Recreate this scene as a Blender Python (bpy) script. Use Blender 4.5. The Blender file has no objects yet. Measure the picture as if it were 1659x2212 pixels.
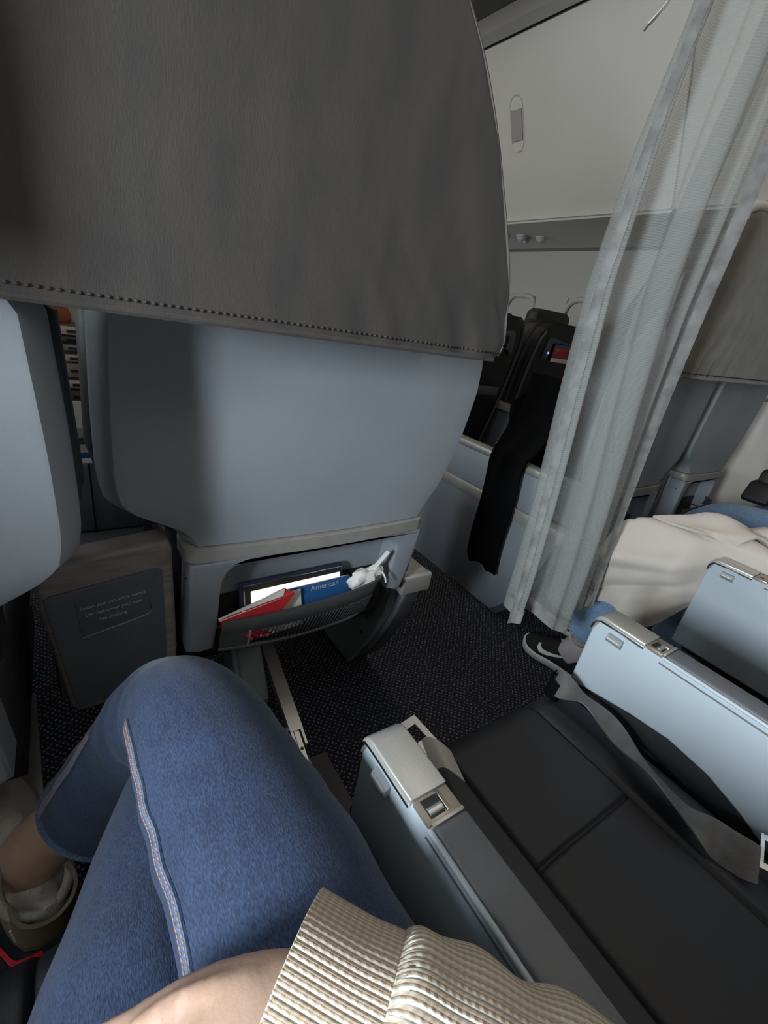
import bpy, bmesh, math, random
from mathutils import Vector, Matrix
from mathutils import noise as mnoise
random.seed(7)

# ------------------------------------------------------------------ camera
W, H, F = 1659, 2212, 986.04
YAW, PITCH, ROLL = math.radians(36.641), math.radians(23.3496), math.radians(9.2768)
CAM = Vector((0, 0, 1.0))
_f = Vector((math.sin(YAW)*math.cos(PITCH), math.cos(YAW)*math.cos(PITCH), -math.sin(PITCH)))
_r0 = Vector((math.cos(YAW), -math.sin(YAW), 0)); _u0 = _r0.cross(_f)
_r = math.cos(ROLL)*_r0 + math.sin(ROLL)*_u0
_u = -math.sin(ROLL)*_r0 + math.cos(ROLL)*_u0
scene = bpy.context.scene
col = scene.collection
cam = bpy.data.cameras.new('camera'); cam_o = bpy.data.objects.new('camera', cam); col.objects.link(cam_o)
cam.sensor_fit = 'VERTICAL'; cam.sensor_height = 36; cam.lens = F/H*36; cam.clip_start = 0.02; cam.clip_end = 60
m = Matrix.Identity(4)
for i in range(3):
    m[i][0] = _r[i]; m[i][1] = _u[i]; m[i][2] = -_f[i]; m[i][3] = CAM[i]
cam_o.matrix_world = m
scene.camera = cam_o
scene.view_settings.view_transform = 'Standard'; scene.view_settings.look = 'None'
scene.view_settings.gamma = 1; scene.view_settings.use_curve_mapping = False
scene.view_settings.exposure = 0.28

# ------------------------------------------------------------------ sky and daylight through the cabin windows
world = bpy.data.worlds.new('sky'); scene.world = world; world.use_nodes = True
bg = world.node_tree.nodes['Background']; bg.inputs[0].default_value = (0.72, 0.86, 1.0, 1); bg.inputs[1].default_value = 1.0
WALL_L, WALL_R = -0.80, 2.72
WIN_Y = [-1.62, -1.11, -0.60, -0.09, 0.42, 0.93, 1.44, 1.95, 2.46, 2.97]
WIN_W, WIN_H, WIN_Z = 0.26, 0.37, 1.07
def area(name, loc, rot, sx, sy, power, color):
    l = bpy.data.lights.new(name, 'AREA'); l.shape = 'RECTANGLE'; l.size = sx; l.size_y = sy; l.energy = power; l.color = color
    o = bpy.data.objects.new(name, l); o.location = loc; o.rotation_euler = rot; col.objects.link(o); return o
DAY = (0.84, 0.935, 1.0)
WIN_POWER = {-0.60: 2, -0.09: 37, 0.42: 4, 0.93: 0.6, 1.44: 1.5, 1.95: 9, 2.46: 13}
for y in WIN_Y:
    if y in WIN_POWER:
        area('window_daylight', (WALL_L-0.09, y, WIN_Z+0.02), (0, math.radians(-90), 0), WIN_H*0.95, WIN_W*0.95, WIN_POWER[y], DAY)
for y in (-1.2, 0.6, 2.4):                      # ceiling wash lamps of the cabin
    area('ceiling_wash', (0.99, y, 2.20), (0, 0, 0), 0.30, 1.5, 3.8, (1.0, 0.91, 0.80))

# ------------------------------------------------------------------ pixel rays (used to read real positions on real planes)
def ray(x, y): return (_f*F + _r*(x-W/2) - _u*(y-H/2))/F
def ony(x, y, Y): d = ray(x, y); return CAM + d*(Y/d.y)
def onx(x, y, X): d = ray(x, y); return CAM + d*(X/d.x)
def onz(x, y, z): d = ray(x, y); return CAM + d*((z-CAM.z)/d.z)

# ------------------------------------------------------------------ materials
def mat(name, color, rough=0.6, metal=0.0, bump=0.0, bscale=200, var=0.0, vscale=8, coat=0.0, sheen=0.0, spec=0.5, emit=None, es=0, stretch=None, color2=None):
    M = bpy.data.materials.new(name); M.use_nodes = True
    N = M.node_tree.nodes; L = M.node_tree.links; B = N['Principled BSDF']
    B.inputs['Base Color'].default_value = (*color, 1); B.inputs['Roughness'].default_value = rough
    B.inputs['Metallic'].default_value = metal; B.inputs['Coat Weight'].default_value = coat
    B.inputs['Sheen Weight'].default_value = sheen; B.inputs['Specular IOR Level'].default_value = spec
    if emit: B.inputs['Emission Color'].default_value = (*emit, 1); B.inputs['Emission Strength'].default_value = es
    if bump or var:
        tc = N.new('ShaderNodeTexCoord'); mp = N.new('ShaderNodeMapping'); L.new(tc.outputs['Object'], mp.inputs[0])
        if stretch: mp.inputs['Scale'].default_value = stretch
    if bump:
        n = N.new('ShaderNodeTexNoise'); n.inputs['Scale'].default_value = bscale; n.inputs['Detail'].default_value = 3
        L.new(mp.outputs[0], n.inputs['Vector'])
        b = N.new('ShaderNodeBump'); b.inputs['Strength'].default_value = bump; b.inputs['Distance'].default_value = 0.002
        L.new(n.outputs[0], b.inputs['Height']); L.new(b.outputs[0], B.inputs['Normal'])
    if var:
        n2 = N.new('ShaderNodeTexNoise'); n2.inputs['Scale'].default_value = vscale; n2.inputs['Detail'].default_value = 5
        L.new(mp.outputs[0], n2.inputs['Vector'])
        mx = N.new('ShaderNodeMix'); mx.data_type = 'RGBA'
        c2 = color2 or tuple(c*(1-var) for c in color)
        mx.inputs[6].default_value = (*color, 1); mx.inputs[7].default_value = (*c2, 1)
        rp = N.new('ShaderNodeValToRGB'); rp.color_ramp.elements[0].position = 0.35; rp.color_ramp.elements[1].position = 0.65
        L.new(n2.outputs[0], rp.inputs[0]); L.new(rp.outputs[0], mx.inputs[0]); L.new(mx.outputs[2], B.inputs['Base Color'])
    return M
M = {}
M['panel'] = mat('grey_leather_panel', (0.285, 0.315, 0.345), 0.48, bump=0.05, bscale=420, var=0.08, vscale=5)
M['shell'] = mat('grey_plastic_shell', (0.24, 0.265, 0.295), 0.45, bump=0.05, bscale=700)
M['shell_dark'] = mat('dark_grey_plastic', (0.085, 0.092, 0.105), 0.5, bump=0.05, bscale=500)
M['black'] = mat('black_plastic', (0.016, 0.016, 0.018), 0.5)
M['leather'] = mat('charcoal_leather', (0.016, 0.0165, 0.021), 0.55, bump=0.2, bscale=450, var=0.25, vscale=6)
M['leather_back'] = mat('black_leather', (0.03, 0.031, 0.034), 0.42, bump=0.25, bscale=300)
M['cover'] = mat('taupe_suede', (0.054, 0.046, 0.040), 0.8, bump=0.18, bscale=320, var=0.3, vscale=14, sheen=0.12, stretch=(1.8, 1, 0.6), color2=(0.037, 0.033, 0.031))
M['cover_edge'] = mat('taupe_suede_edge', (0.14, 0.13, 0.12), 0.8, bump=0.3, bscale=500)
M['cover_light'] = mat('stone_suede', (0.165, 0.152, 0.125), 0.75, bump=0.3, bscale=260, var=0.25, vscale=20, sheen=0.25)
M['trim'] = mat('champagne_trim', (0.38, 0.365, 0.335), 0.42, metal=0.25, bump=0.08, bscale=300, var=0.12, vscale=30)
M['cap'] = mat('champagne_metal', (0.50, 0.485, 0.45), 0.36, metal=0.55, bump=0.10, bscale=900)
M['bronze'] = mat('bronze_metal', (0.34, 0.29, 0.235), 0.35, metal=0.5)
M['chrome'] = mat('chrome', (0.75, 0.77, 0.8), 0.15, metal=1.0)
M['metal'] = mat('brushed_aluminium', (0.55, 0.55, 0.54), 0.35, metal=0.7, bump=0.05, bscale=800)
M['arm'] = mat('pale_blue_plastic', (0.42, 0.48, 0.53), 0.38, bump=0.03, bscale=900)
M['armtop'] = mat('slate_soft_top', (0.135, 0.145, 0.16), 0.45, bump=0.2, bscale=900)
M['console'] = mat('console_woodgrain_trim', (0.27, 0.25, 0.235), 0.5, bump=0.05, bscale=200, var=0.35, vscale=16, stretch=(1, 1, 6))
M['screen_panel'] = mat('slate_panel', (0.10, 0.115, 0.14), 0.32, bump=0.02, bscale=500)
M['print'] = mat('pale_print', (0.42, 0.44, 0.47), 0.6)
M['white'] = mat('white_plastic', (0.62, 0.62, 0.60), 0.45)
M['wall'] = mat('cabin_wall_lining', (0.70, 0.66, 0.60), 0.55, bump=0.08, bscale=350)
M['bin'] = mat('bin_lining', (0.56, 0.535, 0.49), 0.6, bump=0.10, bscale=300, var=0.05, vscale=3)
M['bin_trim'] = mat('bin_trim_grey', (0.30, 0.285, 0.26), 0.5)
M['dark_trim'] = mat('dark_trim_grey', (0.10, 0.095, 0.088), 0.5)
M['strap'] = mat('grey_webbing', (0.115, 0.112, 0.112), 0.55, bump=0.4, bscale=300, var=0.3, vscale=40)
M['strap_light'] = mat('beige_webbing', (0.42, 0.40, 0.36), 0.6, bump=0.3, bscale=600)
M['net'] = mat('elastic_net', (0.035, 0.036, 0.037), 0.6)
M['band'] = mat('pocket_band', (0.060, 0.064, 0.062), 0.55, bump=0.2, bscale=500)
M['paper'] = mat('white_paper', (0.75, 0.75, 0.73), 0.7)
M['tissue'] = mat('white_tissue', (0.72, 0.70, 0.68), 0.8, bump=0.3, bscale=120)
M['red'] = mat('red_card', (0.42, 0.02, 0.025), 0.45)
M['red_strap'] = mat('red_webbing', (0.75, 0.01, 0.03), 0.6)
M['blue'] = mat('blue_cover', (0.02, 0.10, 0.28), 0.4)
M['navy'] = mat('navy_case', (0.02, 0.026, 0.05), 0.3)
M['screen'] = mat('lit_screen', (0.8, 0.75, 0.68), 0.4, emit=(1.0, 0.86, 0.70), es=0.85)
M['led'] = mat('blue_led', (0.05, 0.06, 0.4), 0.4, emit=(0.15, 0.2, 1.0), es=2.0)
M['coat'] = mat('black_cloth', (0.004, 0.004, 0.0045), 1.0, spec=0.05)
M['service'] = mat('pale_service_panel', (0.80, 0.76, 0.70), 0.5)
M['lining'] = mat('dark_red_cloth', (0.02, 0.004, 0.004), 0.9)
M['jacket'] = mat('stone_cotton', (0.56, 0.51, 0.46), 0.85, bump=0.12, bscale=700, var=0.06, vscale=7, sheen=0.1)
M['skin'] = mat('skin', (0.47, 0.325, 0.245), 0.5, bump=0.10, bscale=260, var=0.16, vscale=22, color2=(0.42, 0.265, 0.195))
M['skin'].node_tree.nodes['Principled BSDF'].inputs['Subsurface Weight'].default_value = 0.08
M['skin'].node_tree.nodes['Principled BSDF'].inputs['Subsurface Radius'].default_value = (0.01, 0.004, 0.002)
M['hair'] = mat('brown_hair', (0.06, 0.03, 0.018), 0.6, bump=0.5, bscale=120, stretch=(1, 1, 0.2))
M['ginger'] = mat('ginger_hair', (0.28, 0.07, 0.025), 0.6, bump=0.5, bscale=120, stretch=(1, 1, 0.2))
M['shirt'] = mat('grey_knit', (0.2, 0.2, 0.21), 0.85)
M['sole'] = mat('white_rubber', (0.60, 0.60, 0.60), 0.5)
M['sneaker'] = mat('black_knit', (0.008, 0.008, 0.009), 0.8)
M['sock'] = mat('pale_sock', (0.52, 0.47, 0.48), 0.85)
M['shoe_knit'] = mat('ivory_knit', (0.46, 0.44, 0.40), 0.8, bump=0.9, bscale=260, stretch=(3, 0.6, 3))
M['shoe_tan'] = mat('taupe_leather', (0.20, 0.16, 0.115), 0.6, bump=0.2, bscale=400)
M['bag'] = mat('dark_blue_nylon', (0.03, 0.036, 0.05), 0.55, bump=0.2, bscale=600)
M['stitch'] = mat('orange_thread', (0.42, 0.20, 0.10), 0.7)
M['stitch_dark'] = mat('taupe_thread', (0.045, 0.042, 0.04), 0.7)

def denim(name, c1, c2):
    D = bpy.data.materials.new(name); D.use_nodes = True
    N = D.node_tree.nodes; L = D.node_tree.links; B = N['Principled BSDF']
    B.inputs['Roughness'].default_value = 0.85; B.inputs['Sheen Weight'].default_value = 0.15
    tc = N.new('ShaderNodeTexCoord'); mp = N.new('ShaderNodeMapping'); mp.inputs['Scale'].default_value = (1.0, 0.30, 1.0)
    L.new(tc.outputs['Object'], mp.inputs[0])
    n1 = N.new('ShaderNodeTexNoise'); n1.inputs['Scale'].default_value = 900; n1.inputs['Detail'].default_value = 2; L.new(mp.outputs[0], n1.inputs['Vector'])
    n2 = N.new('ShaderNodeTexNoise'); n2.inputs['Scale'].default_value = 9; n2.inputs['Detail'].default_value = 4; L.new(tc.outputs['Object'], n2.inputs['Vector'])
    n3 = N.new('ShaderNodeTexNoise'); n3.inputs['Scale'].default_value = 90; n3.inputs['Detail'].default_value = 3; L.new(mp.outputs[0], n3.inputs['Vector'])
    n3s = N.new('ShaderNodeMath'); n3s.operation = 'MULTIPLY'; n3s.inputs[1].default_value = 0.25; L.new(n3.outputs[0], n3s.inputs[0])
    a = N.new('ShaderNodeMath'); a.operation = 'MULTIPLY_ADD'; L.new(n1.outputs[0], a.inputs[0]); a.inputs[1].default_value = 0.95
    b = N.new('ShaderNodeMath'); b.operation = 'MULTIPLY_ADD'; L.new(n2.outputs[0], b.inputs[0]); b.inputs[1].default_value = 0.30; L.new(n3s.outputs[0], b.inputs[2])
    L.new(b.outputs[0], a.inputs[2])
    r = N.new('ShaderNodeValToRGB'); r.color_ramp.elements[0].position = 0.50; r.color_ramp.elements[1].position = 0.86
    r.color_ramp.elements[0].color = (*c1, 1); r.color_ramp.elements[1].color = (*c2, 1)
    mm = N.new('ShaderNodeMath'); mm.operation = 'MULTIPLY'; mm.inputs[1].default_value = 0.85; L.new(a.outputs[0], mm.inputs[0])
    L.new(mm.outputs[0], r.inputs[0]); L.new(r.outputs[0], B.inputs['Base Color'])
    bp_ = N.new('ShaderNodeBump'); bp_.inputs['Strength'].default_value = 0.35; bp_.inputs['Distance'].default_value = 0.0015
    L.new(n1.outputs[0], bp_.inputs['Height']); L.new(bp_.outputs[0], B.inputs['Normal'])
    return D
M['denim'] = denim('blue_denim', (0.004, 0.011, 0.038), (0.026, 0.054, 0.120))
M['denim_seam'] = denim('blue_denim_seam', (0.035, 0.065, 0.14), (0.13, 0.20, 0.33))
M['denim_light'] = denim('light_blue_denim', (0.095, 0.17, 0.29), (0.25, 0.36, 0.50))

def carpet():
    D = bpy.data.materials.new('flecked_carpet'); D.use_nodes = True
    N = D.node_tree.nodes; L = D.node_tree.links; B = N['Principled BSDF']
    B.inputs['Roughness'].default_value = 0.95; B.inputs['Specular IOR Level'].default_value = 0.1
    tc = N.new('ShaderNodeTexCoord')
    dn = N.new('ShaderNodeTexNoise'); dn.inputs['Scale'].default_value = 160; L.new(tc.outputs['Object'], dn.inputs['Vector'])
    ad = N.new('ShaderNodeMixRGB'); ad.blend_type = 'ADD'; ad.inputs[0].default_value = 0.010
    L.new(tc.outputs['Object'], ad.inputs[1]); L.new(dn.outputs['Color'], ad.inputs[2])
    mp = N.new('ShaderNodeMapping'); mp.inputs['Rotation'].default_value = (0, 0, math.radians(45)); mp.inputs['Scale'].default_value = (1.0, 1.0, 0.0)
    L.new(ad.outputs[0], mp.inputs[0])
    v = N.new('ShaderNodeTexVoronoi'); v.voronoi_dimensions = '2D'; v.inputs['Scale'].default_value = 90; v.inputs['Randomness'].default_value = 0.30
    L.new(mp.outputs[0], v.inputs['Vector'])
    r = N.new('ShaderNodeValToRGB'); r.color_ramp.elements[0].position = 0.16; r.color_ramp.elements[1].position = 0.24
    r.color_ramp.elements[0].color = (1, 1, 1, 1); r.color_ramp.elements[1].color = (0, 0, 0, 1)
    L.new(v.outputs['Distance'], r.inputs[0])
    mx = N.new('ShaderNodeMix'); mx.data_type = 'RGBA'; mx.inputs[6].default_value = (0.024, 0.026, 0.034, 1); mx.inputs[7].default_value = (0.19, 0.20, 0.22, 1)
    L.new(r.outputs[0], mx.inputs[0]); L.new(mx.outputs[2], B.inputs['Base Color'])
    n = N.new('ShaderNodeTexNoise'); n.inputs['Scale'].default_value = 600; L.new(tc.outputs['Object'], n.inputs['Vector'])
    b = N.new('ShaderNodeBump'); b.inputs['Strength'].default_value = 0.6; b.inputs['Distance'].default_value = 0.003
    L.new(n.outputs[0], b.inputs['Height']); L.new(b.outputs[0], B.inputs['Normal'])
    return D
M['carpet'] = carpet()

def sheer():
    D = bpy.data.materials.new('sheer_curtain_mesh'); D.use_nodes = True
    N = D.node_tree.nodes; L = D.node_tree.links; N.remove(N['Principled BSDF']); out = N['Material Output']
    df = N.new('ShaderNodeBsdfDiffuse'); df.inputs[0].default_value = (0.40, 0.415, 0.40, 1)
    tl = N.new('ShaderNodeBsdfTranslucent'); tl.inputs[0].default_value = (0.30, 0.31, 0.30, 1)
    m1 = N.new('ShaderNodeMixShader'); m1.inputs[0].default_value = 0.08; L.new(df.outputs[0], m1.inputs[1]); L.new(tl.outputs[0], m1.inputs[2])
    tr = N.new('ShaderNodeBsdfTransparent')
    uv = N.new('ShaderNodeUVMap')
    w = N.new('ShaderNodeTexWave'); w.wave_type = 'BANDS'; w.bands_direction = 'Y'; w.inputs['Scale'].default_value = 130; L.new(uv.outputs[0], w.inputs[0])
    mr = N.new('ShaderNodeMapRange'); mr.inputs[3].default_value = 0.40; mr.inputs[4].default_value = 0.58; L.new(w.outputs[1], mr.inputs[0])
    m2 = N.new('ShaderNodeMixShader'); L.new(mr.outputs[0], m2.inputs[0]); L.new(tr.outputs[0], m2.inputs[1]); L.new(m1.outputs[0], m2.inputs[2])
    L.new(m2.outputs[0], out.inputs[0])
    return D
M['sheer'] = sheer()
M['hem'] = mat('curtain_hem', (0.30, 0.295, 0.29), 0.8, bump=0.5, bscale=120, var=0.35, vscale=30)
def pane():
    D = bpy.data.materials.new('window_pane'); D.use_nodes = True
    N = D.node_tree.nodes; L = D.node_tree.links; N.remove(N['Principled BSDF']); out = N['Material Output']
    tr = N.new('ShaderNodeBsdfTransparent'); gl = N.new('ShaderNodeBsdfGlossy'); gl.inputs['Roughness'].default_value = 0.02
    fr = N.new('ShaderNodeFresnel'); mx = N.new('ShaderNodeMixShader')
    L.new(fr.outputs[0], mx.inputs[0]); L.new(tr.outputs[0], mx.inputs[1]); L.new(gl.outputs[0], mx.inputs[2]); L.new(mx.outputs[0], out.inputs[0])
    return D
M['pane'] = pane()
def knit(name, ribs, stitches):
    D = bpy.data.materials.new(name); D.use_nodes = True
    N = D.node_tree.nodes; L = D.node_tree.links; B = N['Principled BSDF']
    B.inputs['Roughness'].default_value = 0.95; B.inputs['Specular IOR Level'].default_value = 0.15
    uv = N.new('ShaderNodeUVMap'); sp = N.new('ShaderNodeSeparateXYZ'); L.new(uv.outputs[0], sp.inputs[0])
    def op(o, a, b=None, c=None):
        n = N.new('ShaderNodeMath'); n.operation = o
        for i, q in enumerate((a, b, c)):
            if q is None: continue
            if isinstance(q, (int, float)): n.inputs[i].default_value = q
            else: L.new(q, n.inputs[i])
        return n.outputs[0]
    u = op('MULTIPLY', sp.outputs[0], ribs); fu = op('FRACT', u)
    tri = op('ABSOLUTE', op('SUBTRACT', fu, 0.5))            # 0 mid rib .. 0.5 in the gap
    v = op('ADD', op('MULTIPLY', sp.outputs[1], stitches), op('MULTIPLY', tri, 1.2))
    st = op('ABSOLUTE', op('SUBTRACT', op('FRACT', v), 0.5))
    h = op('SUBTRACT', op('SUBTRACT', 1.0, op('MULTIPLY', op('POWER', op('MULTIPLY', tri, 2.0), 2.2), 1.0)), op('MULTIPLY', st, 0.7))
    r = N.new('ShaderNodeValToRGB'); r.color_ramp.elements[0].position = -0.0; r.color_ramp.elements[1].position = 0.45
    r.color_ramp.elements[0].color = (0.40, 0.315, 0.235, 1); r.color_ramp.elements[1].color = (0.56, 0.52, 0.455, 1)
    L.new(h, r.inputs[0]); L.new(r.outputs[0], B.inputs['Base Color'])
    b = N.new('ShaderNodeBump'); b.inputs['Strength'].default_value = 0.45; b.inputs['Distance'].default_value = 0.002
    L.new(h, b.inputs['Height']); L.new(b.outputs[0], B.inputs['Normal'])
    return D
M['knit_cuff'] = knit('cream_rib_knit', 84, 70)
M['knit'] = knit('cream_sweater_knit', 66, 84)

# ------------------------------------------------------------------ mesh helpers
def link(name, me, parent=None, material=None, smooth=True):
    o = bpy.data.objects.new(name, me); col.objects.link(o)
    if material: me.materials.clear(); me.materials.append(M[material] if isinstance(material, str) else material)
    if smooth: me.polygons.foreach_set('use_smooth', [True]*len(me.polygons))
    if parent: o.parent = parent
    return o
def tag(o, label, cat, group=None, kind=None):
    if label: o['label'] = label
    if cat: o['category'] = cat
    if group: o['group'] = group
    if kind: o['kind'] = kind
    return o
def thing(name, loc, label, cat, group=None):
    e = bpy.data.objects.new(name, None); e.empty_display_size = 0.1; e.location = loc; col.objects.link(e)
    return tag(e, label, cat, group)
def rel(parent, o):          # geometry written in world coordinates, parent standing at its own origin (no rotation)
    if parent is None: return o
    p = parent; off = Vector((0, 0, 0))
    while p is not None: off += Vector(p.location); p = p.parent
    o.data.transform(Matrix.Translation(-off)); return o
def pyd(name, v, f, material, parent=None, smooth=True, world=True):
    me = bpy.data.meshes.new(name); me.from_pydata([tuple(p) for p in v], [], f); me.update()
    bm = bmesh.new(); bm.from_mesh(me); bmesh.ops.recalc_face_normals(bm, faces=bm.faces); bm.to_mesh(me); bm.free()
    o = link(name, me, parent, material, smooth)
    if world: rel(parent, o)
    return o
def frombm(name, bm, material, parent=None, smooth=False, world=True):
    bmesh.ops.recalc_face_normals(bm, faces=bm.faces)
    me = bpy.data.meshes.new(name); bm.to_mesh(me); bm.free()
    o = link(name, me, parent, material, smooth)
    if world: rel(parent, o)
    return o
def autosmooth(o, ang=35):
    me = o.data; bm = bmesh.new(); bm.from_mesh(me)
    a = math.radians(ang)
    for e in bm.edges: e.smooth = not (len(e.link_faces) == 2 and e.calc_face_angle(0) > a)
    for f in bm.faces: f.smooth = True
    bm.to_mesh(me); bm.free(); return o
def bxm(bm, lo, hi, bev=0.0, seg=2):
    r = bmesh.ops.create_cube(bm, size=1); vs = r['verts']
    for v in vs:
        v.co = Vector([(lo[i]+hi[i])/2 + v.co[i]*(hi[i]-lo[i]) for i in range(3)])
    if bev:
        es = list({e for v in vs for e in v.link_edges})
        bmesh.ops.bevel(bm, geom=es, offset=bev, segments=seg, profile=0.5, affect='EDGES')
def box(name, lo, hi, material, parent=None, bev=0.003, seg=2):
    bm = bmesh.new(); bxm(bm, lo, hi, bev, seg); return autosmooth(frombm(name, bm, material, parent))
def prism(name, pts, axis, a, b, material, parent=None, bev=0.0, seg=2):
    """outline pts in the plane normal to axis, extruded from a to b along it"""
    def mk(p, t):
        return {'x': (t, p[0], p[1]), 'y': (p[0], t, p[1]), 'z': (p[0], p[1], t)}[axis]
    bm = bmesh.new()
    v0 = [bm.verts.new(mk(p, a)) for p in pts]; v1 = [bm.verts.new(mk(p, b)) for p in pts]
    f0 = bm.faces.new(v0); f1 = bm.faces.new(list(reversed(v1))); n = len(pts)
    for i in range(n): bm.faces.new((v0[i], v1[i], v1[(i+1) % n], v0[(i+1) % n]))
    bmesh.ops.recalc_face_normals(bm, faces=bm.faces)
    if bev:
        es = [e for f in (f0, f1) for e in f.edges]
        bmesh.ops.bevel(bm, geom=es, offset=bev, segments=seg, profile=0.5, affect='EDGES')
    return autosmooth(frombm(name, bm, material, parent))
def loftdata(rings, cap=True):
    v = []; f = []; n = len(rings[0])
    for r in rings: v += list(r)
    for i in range(len(rings)-1):
        for j in range(n):
            a = i*n+j; b = i*n+(j+1) % n
            f.append((a, b, b+n, a+n))
    if cap:
        f.append(tuple(range(n))[::-1]); f.append(tuple(range((len(rings)-1)*n, len(rings)*n)))
    return v, f
def loft(name, rings, material, parent=None, cap=True, ang=50):
    v, f = loftdata(rings, cap); return autosmooth(pyd(name, v, f, material, parent), ang)
def catmull(pts, n):
    """resample list of tuples smoothly"""
    P = [tuple(p) for p in pts]; P = [P[0]]+P+[P[-1]]; out = []
    for i in range(1, len(P)-2):
        for k in range(n):
            t = k/n
            out.append(tuple(0.5*((2*b)+(-a+c)*t+(2*a-5*b+4*c-d)*t*t+(-a+3*b-3*c+d)*t**3) for a, b, c, d in zip(P[i-1], P[i], P[i+1], P[i+2])))
    out.append(tuple(P[-2])); return out
def sweeprings(path, n=24, up=(0, 0, 1), fn=None):
    """path: list of (x,y,z,ra,rb); ra sideways, rb along up"""
    rings = []; up = Vector(up); k = len(path)
    for i, p in enumerate(path):
        c = Vector(p[:3]); a = Vector(path[max(i-1, 0)][:3]); b = Vector(path[min(i+1, k-1)][:3])
        d = (b-a).normalized(); s = d.cross(up)
        if s.length < 1e-4: s = d.cross(Vector((0, 1, 0)))
        s.normalize(); w = s.cross(d)
        ring = []
        for j in range(n):
            t = 2*math.pi*j/n; kk = fn(i/(k-1), t) if fn else 1.0
            ring.append(c + s*(math.cos(t)*p[3]*kk) + w*(math.sin(t)*p[4]*kk))
        rings.append(ring)
    return rings
def tube(name, pts, r, material, parent=None, n=10, sub=6, r2=None, up=(0, 0, 1)):
    path = catmull([(*p, r, r2 or r) for p in pts], sub) if sub > 1 else [(*p, r, r2 or r) for p in pts]
    return loft(name, sweeprings(path, n, up), material, parent)
def strip(name, pts, nrm, width, th, material, parent=None, sub=6):
    """flat band along pts, width along the given side vectors"""
    path = catmull([tuple(p)+tuple(q) for p, q in zip(pts, nrm)], sub); rings = []
    for i, p in enumerate(path):
        c = Vector(p[:3]); s = Vector(p[3:6]).normalized()
        a = Vector(path[max(i-1, 0)][:3]); b = Vector(path[min(i+1, len(path)-1)][:3]); d = (b-a).normalized()
        w = s.cross(d).normalized()
        rings.append([c+s*width/2+w*th/2, c-s*width/2+w*th/2, c-s*width/2-w*th/2, c+s*width/2-w*th/2])
    return loft(name, rings, material, parent, ang=30)
def sheet(name, fn, nu, nv, th, material, parent=None, uv=False, world=True):
    """solid sheet from fn(u,v)->Vector, thickness th"""
    P = [[Vector(fn(i/(nu-1), j/(nv-1))) for i in range(nu)] for j in range(nv)]
    v = []; f = []
    Nn = []
    for j in range(nv):
        for i in range(nu):
            a = P[j][min(i+1, nu-1)]-P[j][max(i-1, 0)]; b = P[min(j+1, nv-1)][i]-P[max(j-1, 0)][i]
            q = a.cross(b); q = q.normalized() if q.length > 1e-12 else Vector((0, -1, 0)); Nn.append(q)
            v.append(P[j][i])
    K = nu*nv
    for k in range(K): v.append(v[k]-Nn[k]*th)
    for j in range(nv-1):
        for i in range(nu-1):
            a = j*nu+i; f.append((a, a+1, a+1+nu, a+nu)); f.append((a+K, a+nu+K, a+1+nu+K, a+1+K))
    for i in range(nu-1):
        f.append((i, i+K, i+1+K, i+1)); a = (nv-1)*nu+i; f.append((a, a+1, a+1+K, a+K))
    for j in range(nv-1):
        a = j*nu; f.append((a, a+nu, a+nu+K, a+K)); a = j*nu+nu-1; f.append((a, a+K, a+nu+K, a+nu))
    me = bpy.data.meshes.new(name); me.from_pydata([tuple(p) for p in v], [], f); me.update()
    if uv:
        l = me.uv_layers.new(name='UVMap')
        for lp in me.loops:
            k = lp.vertex_index % K; l.data[lp.index].uv = ((k % nu)/(nu-1), (k//nu)/(nv-1))
    o = link(name, me, parent, material)
    if world: rel(parent, o)
    return autosmooth(o, 60)
def fuse(name, parts, voxel, material, parent=None, smooth_it=6):
    v = []; f = []
    for pv, pf in parts:
        o = len(v); v += list(pv); f += [tuple(i+o for i in q) for q in pf]
    me = bpy.data.meshes.new('tmp'); me.from_pydata([tuple(p) for p in v], [], f); me.update()
    bm = bmesh.new(); bm.from_mesh(me); bmesh.ops.recalc_face_normals(bm, faces=bm.faces); bm.to_mesh(me); bm.free()
    t = bpy.data.objects.new('tmp', me); col.objects.link(t)
    r = t.modifiers.new('r', 'REMESH'); r.mode = 'VOXEL'; r.voxel_size = voxel
    s = t.modifiers.new('s', 'SMOOTH'); s.iterations = smooth_it; s.factor = 0.5
    dg = bpy.context.evaluated_depsgraph_get(); dg.update()
    nm = bpy.data.meshes.new_from_object(t.evaluated_get(dg)); nm.name = name
    bpy.data.objects.remove(t); bpy.data.meshes.remove(me)
    o = link(name, nm, parent, material); rel(parent, o); return o
def text(name, s, size, origin, xdir, ydir, material, parent=None, ext=0.0003, align='CENTER'):
    c = bpy.data.curves.new('t', 'FONT'); c.body = s; c.size = size; c.align_x = align; c.extrude = ext; c.resolution_u = 2
    t = bpy.data.objects.new('t', c); col.objects.link(t)
    dg = bpy.context.evaluated_depsgraph_get(); dg.update()
    me = bpy.data.meshes.new_from_object(t.evaluated_get(dg)); bpy.data.objects.remove(t); bpy.data.curves.remove(c)
    x = Vector(xdir).normalized(); y = Vector(ydir); y = (y-x*y.dot(x)).normalized(); z = x.cross(y)
    mm = Matrix.Identity(4)
    for i in range(3): mm[i][0] = x[i]; mm[i][1] = y[i]; mm[i][2] = z[i]; mm[i][3] = origin[i]
    me.transform(mm); o = link(name, me, parent, material, smooth=False); rel(parent, o); return o
def interp(tab, x):
    if x <= tab[0][0]: return tab[0][1]
    for (a, b), (c, d) in zip(tab, tab[1:]):
        if x <= c: t = (x-a)/(c-a); return b+(d-b)*t
    return tab[-1][1]
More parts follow.
